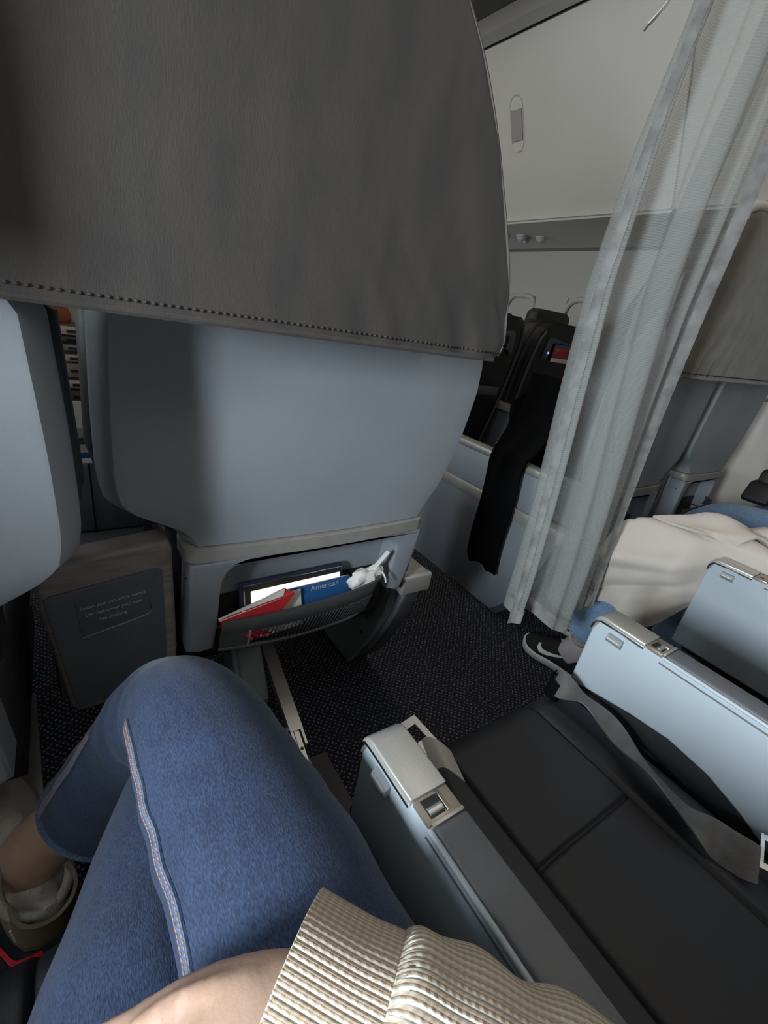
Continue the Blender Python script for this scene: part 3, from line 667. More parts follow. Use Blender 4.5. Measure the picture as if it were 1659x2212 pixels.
# ------------------------------------------------------------------ dark-shell seats of the next row ahead, across the aisle
def dark_seat(cx, y0, label, card):
    e = thing('dark_shell_seat', (cx, y0, 0), label, 'seat', 'dark shell seats in the row ahead')
    rings = []
    for z, w in ((0.30, 0.20), (0.45, 0.215), (0.60, 0.235), (0.75, 0.248), (0.88, 0.252), (0.97, 0.248), (1.03, 0.235), (1.06, 0.215), (1.075, 0.18)):
        yb = y0+interp([(0.30, 0.10), (1.08, -0.04)], z)
        rings.append([p+Vector((cx, 0, 0)) for p in rrect(-w, w, yb, yb+0.07, 0.028, z, 0.012)])
    loft('back_shell', rings, 'black', e)
    for q in (-1, 1):
        tube('shell_edge', [Vector((cx+q*w*0.93, y0+interp([(0.30, 0.10), (1.08, -0.04)], z)-0.004, z)) for z, w in ((0.36, 0.205), (0.60, 0.232), (0.80, 0.248), (0.97, 0.242), (1.035, 0.215))], 0.007, 'shell_dark', e, n=8)
    rings = []
    for z, w in ((0.42, 0.20), (0.7, 0.235), (0.95, 0.245), (1.06, 0.225), (1.085, 0.19)):
        yb = y0+interp([(0.30, 0.10), (1.08, -0.04)], z)+0.065
        rings.append([p+Vector((cx, 0, 0)) for p in rrect(-w, w, yb, yb+0.10, 0.04, z)])
    loft('back_cushion', rings, 'leather_back', e)
    rings = []
    for z, w in ((0.93, 0.13), (0.96, 0.15), (1.06, 0.16), (1.12, 0.15), (1.14, 0.12)):
        rings.append([p+Vector((cx, 0, 0)) for p in rrect(-w, w, y0+0.10, y0+0.18, 0.03, z)])
    loft('headrest', rings, 'leather_back', e)
    # literature slot with a red card, blue lamp, lower pocket
    yy = y0+interp([(0.30, 0.10), (1.08, -0.04)], 0.95)-0.012
    fr = [(-0.16, 0.90), (-0.165, 0.91), (-0.165, 0.995), (-0.15, 1.012), (0.15, 1.012), (0.165, 0.995), (0.165, 0.91), (0.16, 0.90), (0.13, 0.925), (0.13, 0.975), (0.12, 0.985), (-0.12, 0.985), (-0.13, 0.975), (-0.13, 0.925)]
    prism('slot_frame', [(cx+p[0], p[1]) for p in fr], 'y', yy-0.008, yy+0.03, 'shell_dark', e, bev=0.004)
    cyl('blue_lamp', (cx-0.148, yy-0.0075, 0.935), (0, -1, 0), 0.0055, 0.002, 'led', e, n=10)
    box('lower_slot', (cx-0.15, yy+0.005, 0.70), (cx+0.15, yy+0.035, 0.745), 'shell_dark', e, bev=0.008)
    box('slot_lip', (cx-0.14, yy-0.001, 0.745), (cx-0.05, yy+0.02, 0.757), 'metal', e, bev=0.003)
    box('seat_base', (cx-0.22, y0+0.12, 0.0), (cx+0.22, y0+0.55, 0.44), 'black', e, bev=0.02)
    if card:
        c = thing('safety_card', (cx-0.045, yy-0.014, 0.905), 'red and white card in the upper slot of the dark seat', 'card')
        box('card_sheet', (cx-0.115, yy-0.014, 0.905), (cx+0.03, yy-0.011, 0.968), 'red', c, bev=0.0005)
        box('card_footer', (cx-0.118, yy-0.0155, 0.893), (cx+0.028, yy-0.012, 0.914), 'paper', c, bev=0.0005)
        box('card_header', (cx-0.11, yy-0.0118, 0.966), (cx+0.04, yy-0.0095, 0.982), 'blue', c, bev=0.0005)
        text('card_print', '777', 0.022, Vector((cx-0.085, yy-0.0143, 0.943)), (1, 0, 0), (0, 0, 1), 'print', c)
        b = thing('blue_leaflet', (cx-0.02, yy-0.004, 0.71), 'blue leaflet in the lower slot of the dark seat', 'leaflet')
        box('leaflet_sheet', (cx-0.10, yy-0.003, 0.715), (cx+0.06, yy+0.001, 0.762), 'blue', b, bev=0.0005)
        box('leaflet_edge', (cx-0.106, yy-0.0035, 0.712), (cx-0.099, yy+0.0015, 0.758), 'paper', b, bev=0.0005)
    return e
dark_seat(2.235, 1.66, 'dark shell seat ahead across the aisle holding a red card', True)
dark_seat(1.655, 1.66, 'dark shell seat ahead across the aisle, half hidden behind the taupe headrest cover', False)
cs = thing('dark_seat_console', (1.945, 1.70, 0), 'dark armrest console between the two dark shell seats ahead', 'console')
box('console_body', (1.915, 1.60, 0.0), (1.975, 2.1, 0.62), 'shell_dark', cs, bev=0.01)
box('console_top', (1.905, 1.58, 0.62), (1.985, 2.1, 0.655), 'trim', cs, bev=0.008)
box('console_door', (1.92, 1.592, 0.47), (1.97, 1.601, 0.56), 'black', cs, bev=0.003)
tube('door_frame', [(1.92, 1.591, 0.56), (1.92, 1.591, 0.47), (1.97, 1.591, 0.47), (1.97, 1.591, 0.56)], 0.002, 'metal', cs, n=6, sub=1)
# ------------------------------------------------------------------ economy seats of the photographer's row
ZA = 0.59
def econ_armrest(parent, x0, x1, yf, yb, zbot, button=True, mark=False, slot=True, arch=False):
    a = thing('armrest', (0, 0, 0), None, None); a.parent = parent
    body = [(yf+0.001, zbot), (yf-0.002, ZA-0.02), (yf-0.008, ZA-0.006), (yb, ZA-0.006), (yb, zbot)]
    if arch: body[0] = (yf+0.001, 0.437); body += [(-0.08, 0.385), (-0.02, 0.415), (0.03, 0.442), (0.08, 0.460), (0.14, 0.467), (0.20, 0.460), (0.26, 0.448)]
    prism('armrest_body', [(p[0], p[1]) for p in body], 'x', x0, x1, 'arm', a, bev=0.004, seg=3)
    yc = yf-0.088
    # metal end cap wrapped over the front
    n = 8; top = []
    R = 0.020
    prof = [(yc, ZA)]+[(yf-R+R*math.sin(t*math.pi/2/n), ZA-R+R*math.cos(t*math.pi/2/n)) for t in range(n+1)]+[(yf+0.001, ZA-0.034), (yf-0.004, ZA-0.034), (yf-0.012, ZA-0.012), (yc, ZA-0.012)]
    prism('end_cap', prof, 'x', x0-0.0015, x1+0.0015, 'cap', a, bev=0.003, seg=3)
    tube('cap_edge', [(x0-0.0018, yc, ZA-0.009), (x0-0.0018, yf-0.02, ZA-0.009), (x0-0.0018, yf-0.006, ZA-0.014), (x0-0.0018, yf-0.001, ZA-0.03)], 0.0022, 'chrome', a, n=6)
    # latch plate with its slot
    yl = yc-0.026
    lp = box('latch_plate', (x0+0.001, yl, ZA-0.012), (x1-0.001, yc-0.001, ZA-0.0015), 'bronze', a, bev=0.001)
    if slot:
        box('latch_slot', (x0+0.006, yl+0.004, ZA-0.004), (x0+0.024, yc-0.004, ZA-0.0005), 'black', lp, bev=0.0008)
        tube('latch_roller', [(x0+0.007, yl+0.010, ZA-0.003), (x0+0.023, yl+0.010, ZA-0.003)], 0.0045, 'metal', lp, n=10, sub=1)
        box('slot_rim', (x0+0.0245, yl+0.003, ZA-0.003), (x0+0.0265, yc-0.002, ZA+0.0005), 'chrome', lp, bev=0.0005)
        box('slot_ledge', (x0+0.004, yl-0.003, ZA-0.004), (x1-0.001, yl+0.001, ZA-0.0002), 'cap', lp, bev=0.0006)
    if mark:
        pyd('latch_mark', [(x0+0.012, yl+0.009, ZA-0.0010), (x0+0.012, yl+0.018, ZA-0.0010), (x0+0.020, yl+0.0135, ZA-0.0010), (x0+0.012, yl+0.009, ZA-0.0016), (x0+0.012, yl+0.018, ZA-0.0016), (x0+0.020, yl+0.0135, ZA-0.0016)], [(0, 1, 2), (3, 5, 4), (0, 3, 4, 1), (1, 4, 5, 2), (2, 5, 3, 0)], 'black', lp, smooth=False)
    # soft dark top, chrome bead along its edge
    box('armrest_pad', (x0+0.004, yb, ZA-0.014), (x1+0.001, yl-0.003, ZA-0.001), 'armtop', a, bev=0.004, seg=3)
    tube('pad_bead', [(x0+0.001, yl-0.002, ZA-0.006), (x0+0.001, (yb+yl)/2, ZA-0.006), (x0+0.001, yb, ZA-0.006)], 0.003, 'arm', a, n=8, sub=2)
    tube('side_groove', [(x0-0.0004, yl, ZA-0.016), (x0-0.0004, yb, ZA-0.016)], 0.0012, 'shell_dark', a, n=6, sub=1)
    if button:
        yb_, zb_ = yf-0.045, ZA-0.028
        b = tube('recline_bezel', [(x0+0.0008, yb_-0.013, zb_), (x0+0.0008, yb_+0.013, zb_)], 0.0085, 'shell', a, n=14, sub=1)
        tube('recline_button', [(x0-0.004, yb_-0.011, zb_), (x0-0.004, yb_+0.011, zb_)], 0.0055, 'metal', b, n=12, sub=2)
    return a
def econ_seat(x0, x1, label, ycush=0.335, left=None, right=None, back=True, zt=0.432):
    e = thing('economy_seat', ((x0+x1)/2, 0, 0), label, 'seat', 'economy seats of the photographer row')
    seamL, seamR = x0+0.126, x1-0.108
    def top(u, v):
        x = x0+(x1-x0)*u; y = -0.26+(ycush+0.26)*v
        ex = min(u, 1-u)*(x1-x0); ey = (1-v)*(ycush+0.26)
        z = zt
        z -= 0.030*max(0, 1-ex/0.035)**2
        z -= 0.060*max(0, 1-ey/0.055)**2.2
        sl = seamL; sr = seamR
        for sx in (sl, sr): z -= 0.006*math.exp(-((x-sx)/0.0036)**2)
        ys = 0.125 if sl < x < sr else None
        if ys is not None:
            z -= 0.005*math.exp(-((y-ys)/0.0032)**2)
            z += 0.006*math.sin(math.pi*(x-sl)/(sr-sl))
            z += 0.0025*math.sin(38*(x-sl)+3*y)*(0.4+0.6*(1-v))
        else: z += 0.004
        return Vector((x, y, z))
    nu, nv = 220, 340
    P = [top(i/(nu-1), j/(nv-1)) for j in range(nv) for i in range(nu)]
    v = list(P); f = []
    for j in range(nv-1):
        for i in range(nu-1): a = j*nu+i; f.append((a, a+1, a+1+nu, a+nu))
    bi = [i for i in range(nu)]+[j*nu+nu-1 for j in range(1, nv)]+[(nv-1)*nu+i for i in range(nu-2, -1, -1)]+[j*nu for j in range(nv-2, 0, -1)]
    K = len(v); ctr = Vector(((x0+x1)/2, 0.04, 0))
    for k in bi: p = P[k]; v.append(Vector((p.x, p.y-0.02 if p.y > 0.3 else p.y, 0.31)))
    nb = len(bi)
    for q in range(nb): f.append((bi[q], bi[(q+1) % nb], K+(q+1) % nb, K+q))
    f.append(tuple(range(K, K+nb)))
    autosmooth(pyd('seat_cushion', v, f, 'leather', e), 60)
    box('seat_pan', (x0+0.01, -0.25, 0.255), (x1-0.01, ycush-0.05, 0.31), 'black', e, bev=0.01)
    for q in (x0+0.06, x1-0.10):
        box('seat_leg', (q, -0.20, 0.0), (q+0.03, -0.16, 0.26), 'metal', e)
    if back:
        rings = []
        for z in (0.40, 0.45, 0.60, 0.80, 1.0, 1.12, 1.16):
            yb = -0.27-0.14*(z-0.4); w = (x1-x0)/2-0.004-(0.03 if z > 1.13 else 0)
            rings.append([p+Vector(((x0+x1)/2, 0, 0)) for p in rrect(-w, w, yb-0.10, yb+(0.0 if z < 1.13 else -0.02), 0.04, z)])
        loft('backrest', rings, 'leather', e)
    if left: econ_armrest(e, *left)
    if right: econ_armrest(e, *right)
    return e
seat_c = econ_seat(0.274, 0.708, 'empty charcoal aisle seat between two pale blue armrests, beside the photographer',
                   left=(0.228, 0.270, 0.278, -0.30, 0.36), right=(0.712, 0.756, 0.309, -0.30, 0.36, True, False, True, True))
box('side_skirt', (0.716, -0.28, 0.24), (0.748, 0.296, 0.475), 'leather', seat_c, bev=0.008)
seat_b = econ_seat(-0.205, 0.222, 'charcoal seat the photographer sits on')
seat_d = econ_seat(1.275, 1.71, 'charcoal seat under the stone jacket across the aisle', left=(1.226, 1.270, 0.335, -0.30, 0.345, True, True, False))
seat_e = econ_seat(1.76, 2.19, 'charcoal seat across the aisle under the passenger in light jeans')
box('armrest_skirt', (1.2262, -0.30, 0.345), (1.228, 0.33, 0.352), 'cap', seat_d, bev=0.0006)
# lap belt of the empty seat: buckle tongue and pale strap at one side, grey webbing along the other armrest
bl = thing('lap_belt', (0, 0, 0), None, None); bl.parent = seat_c
strip('belt_strap', [onz(905, 1650, 0.455), onz(935, 1625, 0.478), onz(960, 1632, 0.482), onz(988, 1655, 0.462)], [(0.25, 1, 0), (0.25, 1, 0.0), (0.3, 1, 0.0), (0.3, 1, 0)], 0.046, 0.0016, 'strap_light', bl)
tg = [(0.0, 0.0), (0.046, 0.0), (0.046, 0.05), (0.0, 0.05)]
def plate_with_hole(name, org, xd, yd, w, h, hx0, hx1, hy0, hy1, th, mtl, par):
    xd = Vector(xd).normalized(); yd = Vector(yd); yd = (yd-xd*yd.dot(xd)).normalized(); zd = xd.cross(yd)
    O_ = [(0, 0), (w, 0), (w, h), (0, h)]; I_ = [(hx0, hy0), (hx1, hy0), (hx1, hy1), (hx0, hy1)]
    v = []
    for t in (0, th):
        for p in O_+I_: v.append(Vector(org)+xd*p[0]+yd*p[1]+zd*t)
    f = []
    for k in range(4):
        n = (k+1) % 4
        f += [(k, n, 4+n, 4+k), (8+k, 12+k, 12+n, 8+n), (k, 8+k, 8+n, n), (4+k, 4+n, 12+n, 12+k)]
    return pyd(name, v, f, mtl, par, smooth=False)
plate_with_hole('belt_tongue', onz(912, 1652, 0.468), (1, 0.12, 0.05), (-0.12, 1, 0.05), 0.042, 0.062, 0.010, 0.033, 0.026, 0.050, 0.002, 'metal', bl)
pts = [onz(1198, 1472, 0.455), onz(1215, 1482, 0.462), onz(1262, 1510, 0.465), onz(1330, 1580, 0.458), onz(1400, 1660, 0.462), onz(1490, 1765, 0.452), onz(1570, 1830, 0.455), onz(1640, 1870, 0.455)]
strip('belt_webbing', pts, [(0.75, 0.2, 0.6), (0.75, 0.3, 0.5), (0.7, 0.3, -0.25), (0.8, 0.4, 0.15), (0.8, 0.3, -0.45), (0.8, 0.3, -0.2), (0.5, 0.3, 0.7), (0.8, 0.3, 0.3)], 0.046, 0.0022, 'strap', bl, sub=10)
strip('belt_webbing', [onz(1195, 1462, 0.44), onz(1185, 1478, 0.452), onz(1205, 1500, 0.450), onz(1222, 1490, 0.44)], [(0.75, 0.2, 0.6)]*4, 0.030, 0.0022, 'coat', bl)
plate_with_hole('belt_anchor', onz(1640, 1872, 0.452), (0.8, 0.3, 0.2), (-0.3, -1, 0), 0.046, 0.03, 0.008, 0.038, 0.004, 0.018, 0.003, 'chrome', bl)
# ------------------------------------------------------------------ people
def uvtube(name, path, n, material, parent, up=(0, 0, 1), fn=None, th=0.003):
    R_ = sweeprings(path, n, up, fn); k = len(R_)
    v = []; f = []
    for r in R_: v += r+[r[0].copy()]
    m_ = n+1
    for i in range(k-1):
        for j in range(n): a = i*m_+j; f.append((a, a+1, a+1+m_, a+m_))
    me = bpy.data.meshes.new(name); me.from_pydata([tuple(p) for p in v], [], f); me.update()
    L = [0.0]
    for i in range(1, k): L.append(L[-1]+(Vector(path[i][:3])-Vector(path[i-1][:3])).length)
    uv = me.uv_layers.new(name='UVMap')
    for lp in me.loops:
        i, j = divmod(lp.vertex_index, m_); uv.data[lp.index].uv = (j/n, L[i]*3.0)
    o = link(name, me, parent, material); rel(parent, o)
    so = o.modifiers.new('thickness', 'SOLIDIFY'); so.thickness = th; so.offset = -1
    return o
def limb(pts, sub=6, n=20, up=(0, 0, 1)):
    return loftdata(sweeprings(catmull(pts, sub), n, up))
def headparts(c, yaw=0.0):
    """skull, jaw, nose, ears and neck as lofts around the head centre c, facing +y"""
    c = Vector(c); P = []
    P.append(limb([(c.x, c.y-0.01, c.z-0.26, 0.055, 0.055), (c.x, c.y-0.01, c.z-0.12, 0.05, 0.052), (c.x, c.y, c.z-0.05, 0.05, 0.06)]))
    rg = []
    for k in range(13):
        t = k/12; z = c.z-0.115+0.235*t; a = math.sqrt(max(0.0, 1-(2*t-1.0)**2))
        w = 0.076*a*(0.72+0.28*min(1, t*1.9)); d = 0.098*a*(0.80+0.20*min(1, t*1.7))
        rg.append([Vector((c.x+math.cos(q)*max(w, .004), c.y+math.sin(q)*max(d, .004)+0.012*(1-t), z)) for q in [2*math.pi*j/20 for j in range(20)]])
    P.append(loftdata(rg))
    P.append(limb([(c.x, c.y+0.085, c.z+0.02, 0.008, 0.008), (c.x, c.y+0.112, c.z-0.022, 0.013, 0.011), (c.x, c.y+0.094, c.z-0.034, 0.013, 0.008)], 4, 10))
    for q in (-1, 1): P.append(limb([(c.x+q*0.072, c.y-0.005, c.z-0.03, 0.008, 0.012), (c.x+q*0.082, c.y-0.012, c.z, 0.01, 0.02), (c.x+q*0.074, c.y-0.012, c.z+0.028, 0.006, 0.012)], 4, 10))
    return P
def face_and_hair(body, c, hair):
    c = Vector(c)
    rg = []
    for k in range(10):
        t = k/9; z = c.z-0.03+0.165*t; a = math.sqrt(max(0.0, 1-(t*0.99)**2))
        rg.append([Vector((c.x+math.cos(q)*0.088*max(a, .05), c.y-0.022+math.sin(q)*(0.100 if math.sin(q) < 0 else 0.098)*max(a, .05)-(0.03*(1-t) if math.sin(q) > 0.3 else 0), z)) for q in [2*math.pi*j/24 for j in range(24)]])
    loft('hair', rg, hair, body)
    for q in (-1, 1):
        loft('eye', sweeprings([(c.x+q*0.032, c.y+0.080, c.z+0.012, 0.004, 0.003), (c.x+q*0.032, c.y+0.091, c.z+0.012, 0.013, 0.007), (c.x+q*0.032, c.y+0.096, c.z+0.012, 0.004, 0.003)], 12), 'paper', body)
    loft('mouth', sweeprings([(c.x-0.022, c.y+0.086, c.z-0.062, 0.002, 0.002), (c.x, c.y+0.098, c.z-0.063, 0.004, 0.006), (c.x+0.022, c.y+0.086, c.z-0.062, 0.002, 0.002)], 10), 'lining', body)
def shoe(name, heel, toe, wid, hgt, upper_m, sole_m, parent, zs=0.0, sole_h=0.028, low=False):
    heel = Vector(heel); toe = Vector(toe); d = (toe-heel); Ln = d.length; d.normalize(); s = d.cross(Vector((0, 0, 1))).normalized(); upv = s.cross(d)
    e = thing(name, (0, 0, 0), None, None); e.parent = parent
    WT = [(0.0, 0.35), (0.03, 0.58), (0.12, 0.74), (0.3, 0.76), (0.5, 0.80), (0.70, 1.0), (0.82, 0.98), (0.92, 0.78), (0.975, 0.5), (1.0, 0.2)]
    HT = [(0.0, 0.70), (0.06, 0.98), (0.15, 1.0), (0.30, 0.86), (0.42, 0.90), (0.50, 0.86), (0.62, 0.66), (0.78, 0.46), (0.90, 0.36), (0.97, 0.24), (1.0, 0.10)]
    if low: HT = [(0.0, 0.62), (0.04, 0.78), (0.09, 0.66), (0.14, 0.40), (0.34, 0.40), (0.40, 0.80), (0.45, 1.04), (0.52, 0.98), (0.62, 0.76), (0.78, 0.52), (0.90, 0.40), (0.97, 0.26), (1.0, 0.10)]
    ts = [0, 0.012, 0.03, 0.06, 0.10, 0.16, 0.23, 0.3, 0.36, 0.42, 0.5, 0.56, 0.62, 0.7, 0.78, 0.84, 0.9, 0.94, 0.97, 0.99, 1.0]
    ru, rs = [], []
    for t in ts:
        c = heel+d*(t*Ln); w = interp(WT, t)*wid; h = interp(HT, t)*hgt
        ring = []
        for j in range(28):
            a = 2*math.pi*j/28; x = math.cos(a); z = math.sin(a)
            xx = math.copysign(abs(x)**0.75, x)*w*(1.0-0.30*max(0, z)); zz = (max(0, z)**0.8)*h+min(0, z)*0.006
            ring.append(c+s*xx+upv*(zz+sole_h*0.8))
        ru.append(ring)
        ring = []
        for j in range(28):
            a = 2*math.pi*j/28; x = math.cos(a); z = math.sin(a)
            toeup = 0.010*max(0, (t-0.8)/0.2)**2
            ring.append(c+s*(math.copysign(abs(x)**0.5, x)*(w+0.005))+upv*(sole_h/2+toeup+math.copysign(abs(z)**0.5, z)*sole_h/2))
        rs.append(ring)
    loft('shoe_upper', ru, upper_m, e); loft('sole', rs, sole_m, e)
    return e, (heel, d, s, upv, Ln)

# --- the photographer: legs crossed, right hand on the lap, seen from above
RL = [(0.112, -0.24, 0.500, 0.100, 0.080), (0.110, -0.10, 0.515, 0.092, 0.085), (0.108, 0.06, 0.530, 0.084, 0.082), (0.104, 0.19, 0.540, 0.081, 0.078), (0.090, 0.30, 0.549, 0.076, 0.073), (0.080, 0.385, 0.551, 0.069, 0.066), (0.068, 0.440, 0.534, 0.060, 0.061), (0.048, 0.476, 0.488, 0.058, 0.060), (0.026, 0.498, 0.428, 0.057, 0.062), (0.004, 0.512, 0.375, 0.058, 0.066), (-0.016, 0.522, 0.328, 0.060, 0.070), (-0.028, 0.527, 0.296, 0.061, 0.073)]
LL = [(-0.115, -0.24, 0.495, 0.100, 0.080), (-0.085, -0.06, 0.490, 0.090, 0.080), (-0.035, 0.12, 0.478, 0.080, 0.074), (0.012, 0.25, 0.466, 0.074, 0.068), (0.058, 0.37, 0.452, 0.068, 0.062), (0.092, 0.440, 0.430, 0.064, 0.060), (0.110, 0.470, 0.36, 0.062, 0.060), (0.118, 0.465, 0.25, 0.066, 0.066), (0.118, 0.440, 0.16, 0.075, 0.075)]
def slim(path, k, cut=None): return [(p[0], p[1], p[2], p[3]*k, p[4]*k) for p in path[:cut]]
WR = (0.070, 0.098, 0.655)
arm = [(0.20, -0.34, 0.93, 0.05, 0.05), (0.25, -0.285, 0.78, 0.045, 0.045), (0.265, -0.19, 0.655, 0.042, 0.040), (0.190, -0.075, 0.652, 0.038, 0.034), (0.115, 0.028, 0.655, 0.030, 0.026), (0.068, 0.092, 0.657, 0.030, 0.021)]
hand = [(0.090, 0.070, 0.656, 0.029, 0.021), (0.062, 0.093, 0.656, 0.030, 0.020), (0.040, 0.100, 0.655, 0.034, 0.020), (0.015, 0.103, 0.651, 0.038, 0.018), (-0.006, 0.104, 0.642, 0.040, 0.016), (-0.018, 0.104, 0.634, 0.037, 0.013)]
BP = [limb(slim(RL, 0.80, 9)+[(-0.020, 0.522, 0.355, 0.040, 0.042), (-0.056, 0.542, 0.285, 0.037, 0.038), (-0.088, 0.560, 0.236, 0.040, 0.043), (-0.114, 0.574, 0.195, 0.042, 0.048), (-0.130, 0.592, 0.155, 0.038, 0.046), (-0.150, 0.650, 0.165, 0.036, 0.026), (-0.172, 0.71, 0.185, 0.034, 0.018)], 5),
      limb(slim(LL, 0.80)+[(0.118, 0.435, 0.09, 0.036, 0.036), (0.115, 0.46, 0.05, 0.034, 0.030), (0.11, 0.56, 0.035, 0.036, 0.018)], 5),
      limb([(0, -0.24, 0.47, 0.18, 0.10), (0, -0.28, 0.58, 0.15, 0.09), (0, -0.33, 0.75, 0.14, 0.09), (0, -0.36, 0.90, 0.17, 0.09), (0, -0.37, 0.98, 0.12, 0.06), (0, -0.37, 1.02, 0.05, 0.05)], 4, 24, (0, 1, 0)),
      limb(arm), limb(hand, 5)]
for k, (yb, ln) in enumerate(((0.140, 0.060), (0.120, 0.074), (0.098, 0.080), (0.078, 0.072))):     # little .. index
    BP.append(limb([(-0.008, yb-0.004, 0.640, 0.010, 0.010), (-0.026-ln*0.10, yb, 0.630, 0.0098, 0.0098), (-0.030-ln*0.45, yb-0.002, 0.618, 0.009, 0.009), (-0.030-ln*0.75, yb-0.006, 0.598, 0.0085, 0.0085), (-0.028-ln*0.95, yb-0.010, 0.578, 0.0070, 0.0070)], 4, 12))
for yy in (0.125, 0.108, 0.090): BP.append(limb([(0.050, yy*0.5+0.05, 0.6725, 0.004, 0.004), (0.020, yy, 0.6695, 0.0042, 0.0042), (-0.012, yy+0.002, 0.6560, 0.007, 0.006)], 4, 8))
BP.append(limb([(0.052, 0.082, 0.648, 0.014, 0.014), (0.030, 0.058, 0.636, 0.013, 0.013), (0.008, 0.044, 0.622, 0.0115, 0.0115), (-0.012, 0.040, 0.606, 0.010, 0.010), (-0.022, 0.040, 0.596, 0.007, 0.007)], 4, 12))
BP.append(limb([(-0.20, -0.34, 0.93, 0.05, 0.05), (-0.24, -0.29, 0.78, 0.045, 0.045), (-0.23, -0.24, 0.66, 0.042, 0.042), (-0.16, -0.17, 0.74, 0.036, 0.034), (-0.09, -0.15, 0.83, 0.030, 0.024), (-0.06, -0.14, 0.90, 0.036, 0.018)], 5))
HEAD = (0.0, -0.36, 1.24)
BP += headparts(HEAD)
person = fuse('person', BP, 0.0042, 'skin')
tag(person, 'person in blue jeans and cream knit sweater, legs crossed, hand resting on the lap', 'person')
face_and_hair(person, HEAD, 'hair')
for yb, x, z in ((0.140, -0.008, 0.654), (0.120, -0.012, 0.656), (0.098, -0.012, 0.656)): pass
def cloth_leg(name, path, seed, parent, material, folds, n=72, sub=14):
    pp = catmull(path, sub)
    def fn(t, a):
        r = 1.0
        for (t0, w, amp, k, ph, tw) in folds:
            g = math.exp(-((t-t0)/w)**2); r += amp*g*math.sin(k*(t-t0)+ph+tw*math.sin(a+seed))
        r += 0.010*mnoise.noise(Vector((math.cos(a)*1.5, math.sin(a)*1.5, t*9+seed*3)))
        return r
    rings = sweeprings(pp, n, (0, 0.2, 1), fn)
    v, f = loftdata(rings, True)
    return autosmooth(pyd(name, v, f, material, parent), 75), rings, pp
je = thing('jeans', (0, 0, 0), None, None); je.parent = person
rl, RR, RP = cloth_leg('trouser_leg', RL, 1.0, je, 'denim', [(0.22, 0.08, 0.022, 85, 0, 2.5), (0.35, 0.06, 0.014, 140, 1, 4.5), (0.58, 0.03, 0.028, 120, 0.5, 3.2), (0.64, 0.03, 0.030, 110, 0.4, 3.4), (0.82, 0.10, 0.012, 60, 0, 2.0)])
ll, LR, LP = cloth_leg('trouser_leg', LL, 2.3, je, 'denim', [(0.30, 0.14, 0.012, 70, 0, 2.0), (0.62, 0.08, 0.02, 90, 0, 2.0)])
pv, pf = loftdata(sweeprings(catmull([(0, -0.33, 0.50, 0.20, 0.085), (0, -0.24, 0.50, 0.21, 0.095), (0, -0.14, 0.50, 0.195, 0.085), (0.0, -0.08, 0.49, 0.15, 0.06)], 6), 40))
autosmooth(pyd('trouser_seat', pv, pf, 'denim', je), 75)
# raised inner seam with orange stitching on the upper leg, side seam on the lower leg
def seam(ringlist, j, i0, i1, leg, width=0.011, off=0.0012):
    n = len(ringlist[0]); pts = []; nr = []
    for i in range(i0, i1):
        r = ringlist[i]; c = sum((Vector(p) for p in r), Vector())/n
        p = Vector(r[j % n]); out = (p-c).normalized(); side = (Vector(r[(j+1) % n])-Vector(r[(j-1) % n])).normalized()
        pts.append(p+out*off); nr.append(side)
    sm = strip('leg_seam', pts, nr, width, 0.0022, 'denim_seam', leg, sub=1)
    v_, f_ = [], []
    for q in (-1, 1):
        for i in range(0, len(pts)-1):
            for h in (0.1, 0.6):
                a = pts[i].lerp(pts[i+1], h); b = pts[i].lerp(pts[i+1], h+0.3)
                o1 = nr[i]*q*width*0.27; c = sum((Vector(p) for p in ringlist[i0+i]), Vector())/n; up_ = (pts[i]-c).normalized()*0.0014
                rv, rf = loftdata(sweeprings([(*(a+o1+up_), 0.0008, 0.0006), (*(b+o1+up_), 0.0008, 0.0006)], 5))
                k = len(v_); v_ += rv; f_ += [tuple(z+k for z in ff) for ff in rf]
    st = pyd('seam_stitching', v_, f_, 'stitch', sm); st['kind'] = 'stuff'
    return sm
NR = len(RR)
def pick(ring, d):
    c = sum((Vector(q) for q in ring), Vector())/len(ring)
    return max(range(len(ring)), key=lambda j: (Vector(ring[j])-c).dot(Vector(d)))
seam(RR, pick(RR[int(NR*0.35)], (-1, 0.1, 0.42)), int(NR*0.20), int(NR*0.50), rl)
seam(RR, pick(RR[int(NR*0.86)], (-0.75, -0.15, 0.55)), int(NR*0.70), NR-1, rl, 0.012)
# hem of the upper leg
hr = RR[-1]; hc = sum((Vector(p) for p in hr), Vector())/len(hr)
tube('leg_hem', [hc+(Vector(p)-hc)*1.01 for p in hr[::3]]+[hc+(Vector(hr[0])-hc)*1.01], 0.004, 'denim_seam', rl, n=6, sub=2)
# sweater: ribbed cuff, sleeve, body
sw = thing('sweater', (0, 0, 0), None, None); sw.parent = person
ax = Vector((0.610, -0.792, -0.02)).normalized()
c0 = Vector((0.0600, 0.1030, 0.6575))
cuffp = catmull([(*(c0+ax*t), r, r*0.86) for t, r in ((0.0, 0.0480), (0.012, 0.0475), (0.035, 0.0470), (0.054, 0.0480), (0.064, 0.0455))], 16)
uvtube('cuff', cuffp, 336, 'knit_cuff', sw, fn=lambda t, a: 1+0.010*math.cos(84*a)+0.012*math.exp(-(t/0.05)**2)*abs(math.sin(42*a)), th=0.004)
slp = catmull([(*(c0+ax*t), r, r*0.92) for t, r in ((0.056, 0.0480), (0.066, 0.0535), (0.09, 0.0560), (0.115, 0.0530), (0.14, 0.0570), (0.17, 0.0540), (0.20, 0.0585), (0.23, 0.0560), (0.27, 0.0610), (0.32, 0.058))]+[(0.275, -0.225, 0.66, 0.062, 0.060), (0.25, -0.30, 0.79, 0.066, 0.066), (0.20, -0.35, 0.93, 0.07, 0.07)], 12)
